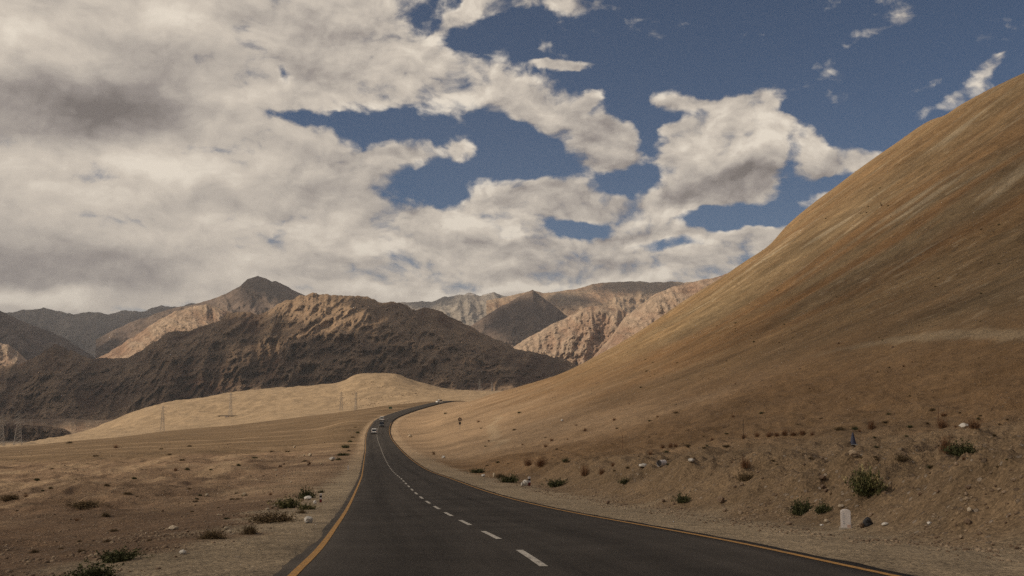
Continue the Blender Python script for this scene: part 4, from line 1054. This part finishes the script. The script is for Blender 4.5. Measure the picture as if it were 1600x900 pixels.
# poles
def pole(px, py, h_px, label, mat, r_=.03):
    p = hit(px, py); h = h_px / F * p.y; r_ = max(r_ * .6, .25 / F * p.y)
    bm = bmesh.new(); bar(bm, (0, 0, -.1), (0, 0, h), r_, 8); box(bm, (0, 0, h), (r_ * 3, r_ * 3, r_ * 2), .7)
    tag(mk('marker_pole', bm, mat, loc=p), label, 'pole')
m_rust = plain('rusted_steel', (.13, .06, .04), .8, .2)
pole(1162, 686, 31, 'thin dark pole rising from a rusty shrub on the bench', m_bpaint)
pole(973, 704, 24, 'thin red pole on the brown flat below the orange fan', m_rust)
pole(1467, 663, 25, 'thin rusty pole on the bench right of the blue cone', m_rust)
# round sign seen against the sand
p = hit(718.5, 670); h = 17.5 / F * p.y
m_sb = plain('dark_sign_back', (.05, .042, .035), .7, .3)
t = thing('road_sign', 'small dark road sign on a post standing right of the bend', 'road sign', (p.x, p.y, p.z), R(10))
bm = bmesh.new(); bar(bm, (0, 0, -.2), (0, 0, h), max(.04, .4 / F * p.y), 8); mk('post', bm, m_steel, t)
r_ = 3.0 / F * p.y
bm = bmesh.new()
bmesh.ops.create_cone(bm, cap_ends=True, segments=24, radius1=r_, radius2=r_, depth=.04, matrix=Matrix.Translation((0, -.07, h - r_)) @ Matrix.Rotation(math.pi / 2, 4, 'X')); o = mk('sign_disc', bm, m_sb, t)
bm = bmesh.new(); bmesh.ops.create_cone(bm, cap_ends=True, segments=24, radius1=r_ * .62, radius2=r_ * .62, depth=.02, matrix=Matrix.Translation((0, -.105, h - r_)) @ Matrix.Rotation(math.pi / 2, 4, 'X')); mk('sign_face', bm, plain('sun_bleached_sign_face', (.30, .22, .15), .7, .3), o)
bm = bmesh.new(); box(bm, (0, -.07, h - r_ * 3.0), (r_ * 1.2, .03, r_ * 1.3)); mk('lower_plate', bm, m_sb, t)
# green direction board beside the far road
p = hit(610, 640.5); u_ = 1 / F * p.y
t = thing('direction_board', 'small green direction board beside the far road before the sand hill', 'road sign', (p.x, p.y, p.z), R(5))
for sx in (-1, 1):
    bm = bmesh.new(); bar(bm, (sx * 1.7 * u_, 0, -.2), (sx * 1.7 * u_, 0, 4.4 * u_), .06, 8); mk('post', bm, m_steel, t)
bm = bmesh.new(); box(bm, (0, -.10, 3.3 * u_), (5.2 * u_, .05, 3.2 * u_), 1, .01); bd = mk('board', bm, plain('green_sign_enamel', (.035, .085, .045), .5, .4), t)
bm = bmesh.new()
for z_ in (2.75, 3.3, 3.85): box(bm, (-.4 * u_ * (z_ - 3), -.135, z_ * u_), (3.2 * u_, .01, .16 * u_))
mk('lettering', bm, plain('dull_white_lettering', (.14, .17, .13), .6, .3), bd)

# ------------------------------------------------------------------ power pylons
m_pyl = plain('galvanised_lattice', (.30, .28, .26), .6, .3)
def pylon(px, py_top, py_base, label, wide=.2, d=None, member=None, rz=0.4):
    p = hit(px, py_base, hi=1600) if d is None else None
    if p is None:
        d = d or 1180
        u, T = ray(px, py_base); p = Vector((u * d, d, gz(u * d, d)))
    top = T_ = float(Tpy(py_top)) * p.y; H = top - p.z; B = H * wide / 2
    r_ = member or max(.08, .15 / F * p.y)
    t = thing('power_pylon', label, 'pylon', p, rz, 'lattice pylons marching across the valley')
    def half(z): k = z / H; return B * (1 - k) + H * .016 * k if k < .62 else (B * .38 + H * .016 * .62) * (1 - (k - .62) / .38) + H * .014 * ((k - .62) / .38)
    lv = [0, .16, .30, .42, .53, .62, .71, .79, .87, .94, 1.0]
    bm = bmesh.new()
    for a in range(len(lv) - 1):
        z0, z1 = lv[a] * H, lv[a + 1] * H; w0, w1 = half(z0), half(z1); q = r_ * (1 if a < 5 else .7)
        cs = [(-1, -1), (1, -1), (1, 1), (-1, 1)]
        for i in range(4):
            (x0, y0), (x1, y1) = cs[i], cs[(i + 1) % 4]
            bar(bm, (x0 * w0, y0 * w0, z0 - (.5 if a == 0 else 0)), (x0 * w1, y0 * w1, z1), q, 4)
            bar(bm, (x0 * w0, y0 * w0, z0), (x1 * w1, y1 * w1, z1), q * .55, 4); bar(bm, (x1 * w0, y1 * w0, z0), (x0 * w1, y0 * w1, z1), q * .55, 4)
            bar(bm, (x0 * w1, y0 * w1, z1), (x1 * w1, y1 * w1, z1), q * .5, 4)
    mk('lattice_tower', bm, m_pyl, t)
    for z_, l_ in ((.66, .13), (.79, .15), (.91, .11)):
        bm = bmesh.new(); w_ = half(z_ * H)
        for sx in (-1, 1):
            tip = (sx * l_ * H, 0, z_ * H)
            for sy in (-1, 1):
                bar(bm, (sx * w_, sy * w_, z_ * H), tip, r_ * .6, 4); bar(bm, (sx * w_, sy * w_, (z_ + .045) * H), tip, r_ * .55, 4)
            bar(bm, tip, (tip[0], 0, tip[2] - .05 * H), r_ * .5, 4)
        mk('cross_arm', bm, m_pyl, t)
pylon(1.5, 648, 691, 'lattice pylon at the extreme left edge above the river cliff', .20, d=1150, rz=.2, member=.24)
pylon(28, 645, 692, 'tall wide-legged pylon second from the left edge', .24, d=1120, rz=.5, member=.24)
pylon(253.5, 634, 674, 'single pylon standing on the terrace below the left end of the sand hill', .15, rz=.1)
pylon(360, 614, 649, 'pylon behind the low dark shed on the sand hill', .13, rz=.7)
pylon(533, 612, 641.5, 'left one of the pylon pair before the round sand hill', .17, rz=.3)
pylon(556, 613, 641.5, 'right one of the pylon pair before the round sand hill', .12, rz=.9)
pylon(750, 592, 610, 'pale distant pylon at the foot of the dark massif', .22, d=2300, rz=.3)
pylon(769, 597, 610.5, 'fainter distant pylon just right of the pale one', .2, d=2500, rz=.3)
# low shed under the second pylon
p = hit(362, 650.5); u_ = 1 / F * p.y
t = thing('low_shed', 'low dark roofed shed with a white wall on the sand hill by a pylon', 'shed', (p.x, p.y, p.z), R(6))
bm = bmesh.new(); box(bm, (-6 * u_, 0, .9 * u_), (30 * u_, 5, .8 * u_), 1); w1 = mk('roof', bm, m_sb, t)
bm = bmesh.new(); box(bm, (-7 * u_, 0, .0), (5 * u_, 4.4, 2.2 * u_)); mk('wall', bm, m_wpaint, t)
bm = bmesh.new(); box(bm, (13 * u_, .5, .35 * u_), (15 * u_, 3, .8 * u_)); mk('lean_to', bm, m_rust, t)
for x_ in (-19, 6):
    bm = bmesh.new(); box(bm, (x_ * u_, 0, .0), (.6 * u_, 4.4, 1.6 * u_)); mk('pillar', bm, m_sb, t)

# ------------------------------------------------------------------ vehicles
m_glass = plain('dark_car_glass', (.012, .014, .017), .12, .6, .02)
m_tyre = plain('tyre_rubber', (.02, .02, .02), .9, .1)
m_rim = plain('steel_rim', (.30, .30, .30), .4, .5)
m_wcar = plain('white_car_paint', (.82, .80, .76), .35, .5, .03, 2)
m_dcar = plain('dark_grey_car_paint', (.05, .052, .058), .35, .5, .03, 2)
m_red = plain('red_lamp_lens', (.25, .02, .02), .3, .5); m_lamp = plain('clear_lamp_lens', (.6, .6, .58), .2, .6)
m_bump = plain('black_bumper_plastic', (.03, .03, .03), .7, .3)
def extrude_profile(bm, prof, w0, w1, zmid):
    """side outline (y, z) extruded across x; width w0 below zmid, narrowing to w1 at the top"""
    ztop = max(z for _, z in prof)
    def wd(z): return w0 if z <= zmid else w0 + (w1 - w0) * (z - zmid) / (ztop - zmid)
    A = [bm.verts.new((-wd(z) / 2, y, z)) for y, z in prof]; B_ = [bm.verts.new((wd(z) / 2, y, z)) for y, z in prof]
    bm.faces.new(A); bm.faces.new(B_[::-1])
    for i in range(len(prof)): j = (i + 1) % len(prof); bm.faces.new((A[j], A[i], B_[i], B_[j]))
def vehicle(name, label, cat, loc, rz, paint_, L_=4.4, Wd=1.8, H=1.75, kind='suv', scale=1.0, group=None):
    t = thing(name, label, cat, loc, rz, group); t.scale = (scale,) * 3
    y0, y1 = -L_ / 2, L_ / 2                                   # front is +y
    belt = H * .56
    bm = bmesh.new()
    extrude_profile(bm, [(y0, .35), (y0 + .05, .28), (y1 - .10, .28), (y1, .42), (y1 - .02, belt * .80), (y1 - .25, belt * .90), (y1 - L_ * .25, belt), (y0 + .06, belt), (y0, belt * .9)], Wd, Wd * .97, belt * .7)
    bmesh.ops.bevel(bm, geom=bm.edges[:], offset=.05, segments=2, affect='EDGES'); body = mk('body', bm, paint_, t, smooth=False)
    bm = bmesh.new(); rear = .10 if kind != 'sedan' else .55
    cab = [(y0 + rear * .6, belt - .02), (y1 - L_ * .26, belt - .02), (y1 - L_ * .40, H - .03), (y1 - L_ * .48, H), (y0 + rear + .45, H), (y0 + rear + .15, H - .06)]
    extrude_profile(bm, cab, Wd * .95, Wd * .78, belt); bmesh.ops.bevel(bm, geom=bm.edges[:], offset=.04, segments=2, affect='EDGES')
    mk('cabin', bm, paint_, t)
    def quad(nm, pts, mat, par=t, off=(0, 0, 0)):
        bm = bmesh.new(); f = bm.faces.new([bm.verts.new(Vector(q_) + Vector(off)) for q_ in pts])
        r = bmesh.ops.extrude_face_region(bm, geom=[f]); n_ = f.normal if f.normal.length else Vector((0, 0, 1)); f.normal_update()
        bmesh.ops.translate(bm, verts=[v for v in r['geom'] if isinstance(v, bmesh.types.BMVert)], vec=-f.normal * .03)
        bmesh.ops.recalc_face_normals(bm, faces=bm.faces[:]); return mk(nm, bm, mat, par)
    hi = H - .14; lo = belt + .04; wl, wh = Wd * .44, Wd * .385
    yr0, yr1 = y0 + rear * .6 - .012, y0 + rear + .13
    quad('rear_window', [(-wl * .9, yr0 + .01, lo), (wl * .9, yr0 + .01, lo), (wh * .9, yr1 - .02, hi), (-wh * .9, yr1 - .02, hi)], m_glass)
    ya, yb = y1 - L_ * .26 + .012, y1 - L_ * .40 + .012
    quad('windscreen', [(wl * .92, ya - .0, lo), (-wl * .92, ya - .0, lo), (-wh * .92, yb + .02, hi), (wh * .92, yb + .02, hi)], m_glass)
    for sx in (-1, 1):
        e0, e1 = Wd * .478, Wd * .41
        for (ys, ye, ts, te) in ((y0 + rear + .12, y0 + L_ * .36, y0 + rear + .30, y0 + L_ * .36), (y0 + L_ * .38, y1 - L_ * .31, y0 + L_ * .38, y1 - L_ * .43)):
            P_ = [(sx * e0, ys, lo), (sx * e0, ye, lo), (sx * e1, te, hi), (sx * e1, ts, hi)]
            if sx < 0: P_ = P_[::-1]
            quad('side_window', P_, m_glass)
        for yw in (y0 + L_ * .18, y1 - L_ * .19):
            bm = bmesh.new(); M_ = Matrix.Translation((sx * (Wd / 2 - .09), yw, .34)) @ Matrix.Rotation(math.pi / 2, 4, 'Y')
            bmesh.ops.create_cone(bm, cap_ends=True, segments=20, radius1=.34, radius2=.34, depth=.22, matrix=M_); wh_ = mk('wheel', bm, m_tyre, t)
            bm = bmesh.new(); bmesh.ops.create_cone(bm, cap_ends=True, segments=16, radius1=.2, radius2=.2, depth=.02, matrix=Matrix.Translation((sx * (Wd / 2 + .03), yw, .34)) @ Matrix.Rotation(math.pi / 2, 4, 'Y')); mk('rim', bm, m_rim, wh_)
        bm = bmesh.new(); box(bm, (sx * Wd * .42, y0 - .01, belt * .82), (.16, .05, .30), 1, .01); mk('tail_light', bm, m_red, t)
        bm = bmesh.new(); box(bm, (sx * Wd * .38, y1 - .02, belt * .70), (.30, .06, .16), 1, .01); mk('headlight', bm, m_lamp, t)
        bm = bmesh.new(); box(bm, (sx * (Wd / 2 + .08), y1 - L_ * .30, belt + .06), (.18, .10, .14), 1, .02); mk('wing_mirror', bm, m_bump, t)
    for yy, nm in ((y0 - .03, 'rear_bumper'), (y1 + .02, 'front_bumper')):
        bm = bmesh.new(); box(bm, (0, yy, .42), (Wd * .96, .14, .24), 1, .03); mk(nm, bm, m_bump, t)
    bm = bmesh.new(); box(bm, (0, y0 - .03, .66), (.5, .03, .12)); mk('number_plate', bm, m_lamp, t)
    return t
def on_road(py, off):
    d = road_at(py); nx, ny, tx, ty = (float(np.interp(d, _sd, a_)) for a_ in (_nx, _ny, _tx, _ty))
    return Vector((float(xroad(d)) + nx * off, d + ny * off, float(zroad(d)) + .0)), math.atan2(-tx, ty)
def off_for(px, py):
    d = road_at(py); return (ray(px, py)[0] * d - float(xroad(d))) 
for (px, py, nm, lb, cat, pm, fl, kw) in (
    (584.5, 678, 'car', 'white car nearest on the road, driving away in the left lane', 'car', m_wcar, 0, dict(L_=4.3, Wd=1.85, H=1.75)),
    (596.5, 667, 'jeep', 'dark jeep on the centre line between the two white cars', 'jeep', m_dcar, math.pi, dict(L_=4.0, Wd=1.8, H=1.95)),
    (597, 658, 'car', 'white car with a dark rear window just beyond the dark jeep', 'car', m_wcar, 0, dict(L_=4.4, Wd=1.95, H=1.9)),
    (686, 629.5, 'van', 'white van alone on the far stretch of road near the crest', 'van', m_wcar, math.pi - .75, dict(L_=4.8, Wd=2.1, H=2.2))):
    P_, a_ = on_road(py, off_for(px, py)); vehicle(nm, lb, cat, P_, a_ + fl, pm, **kw)
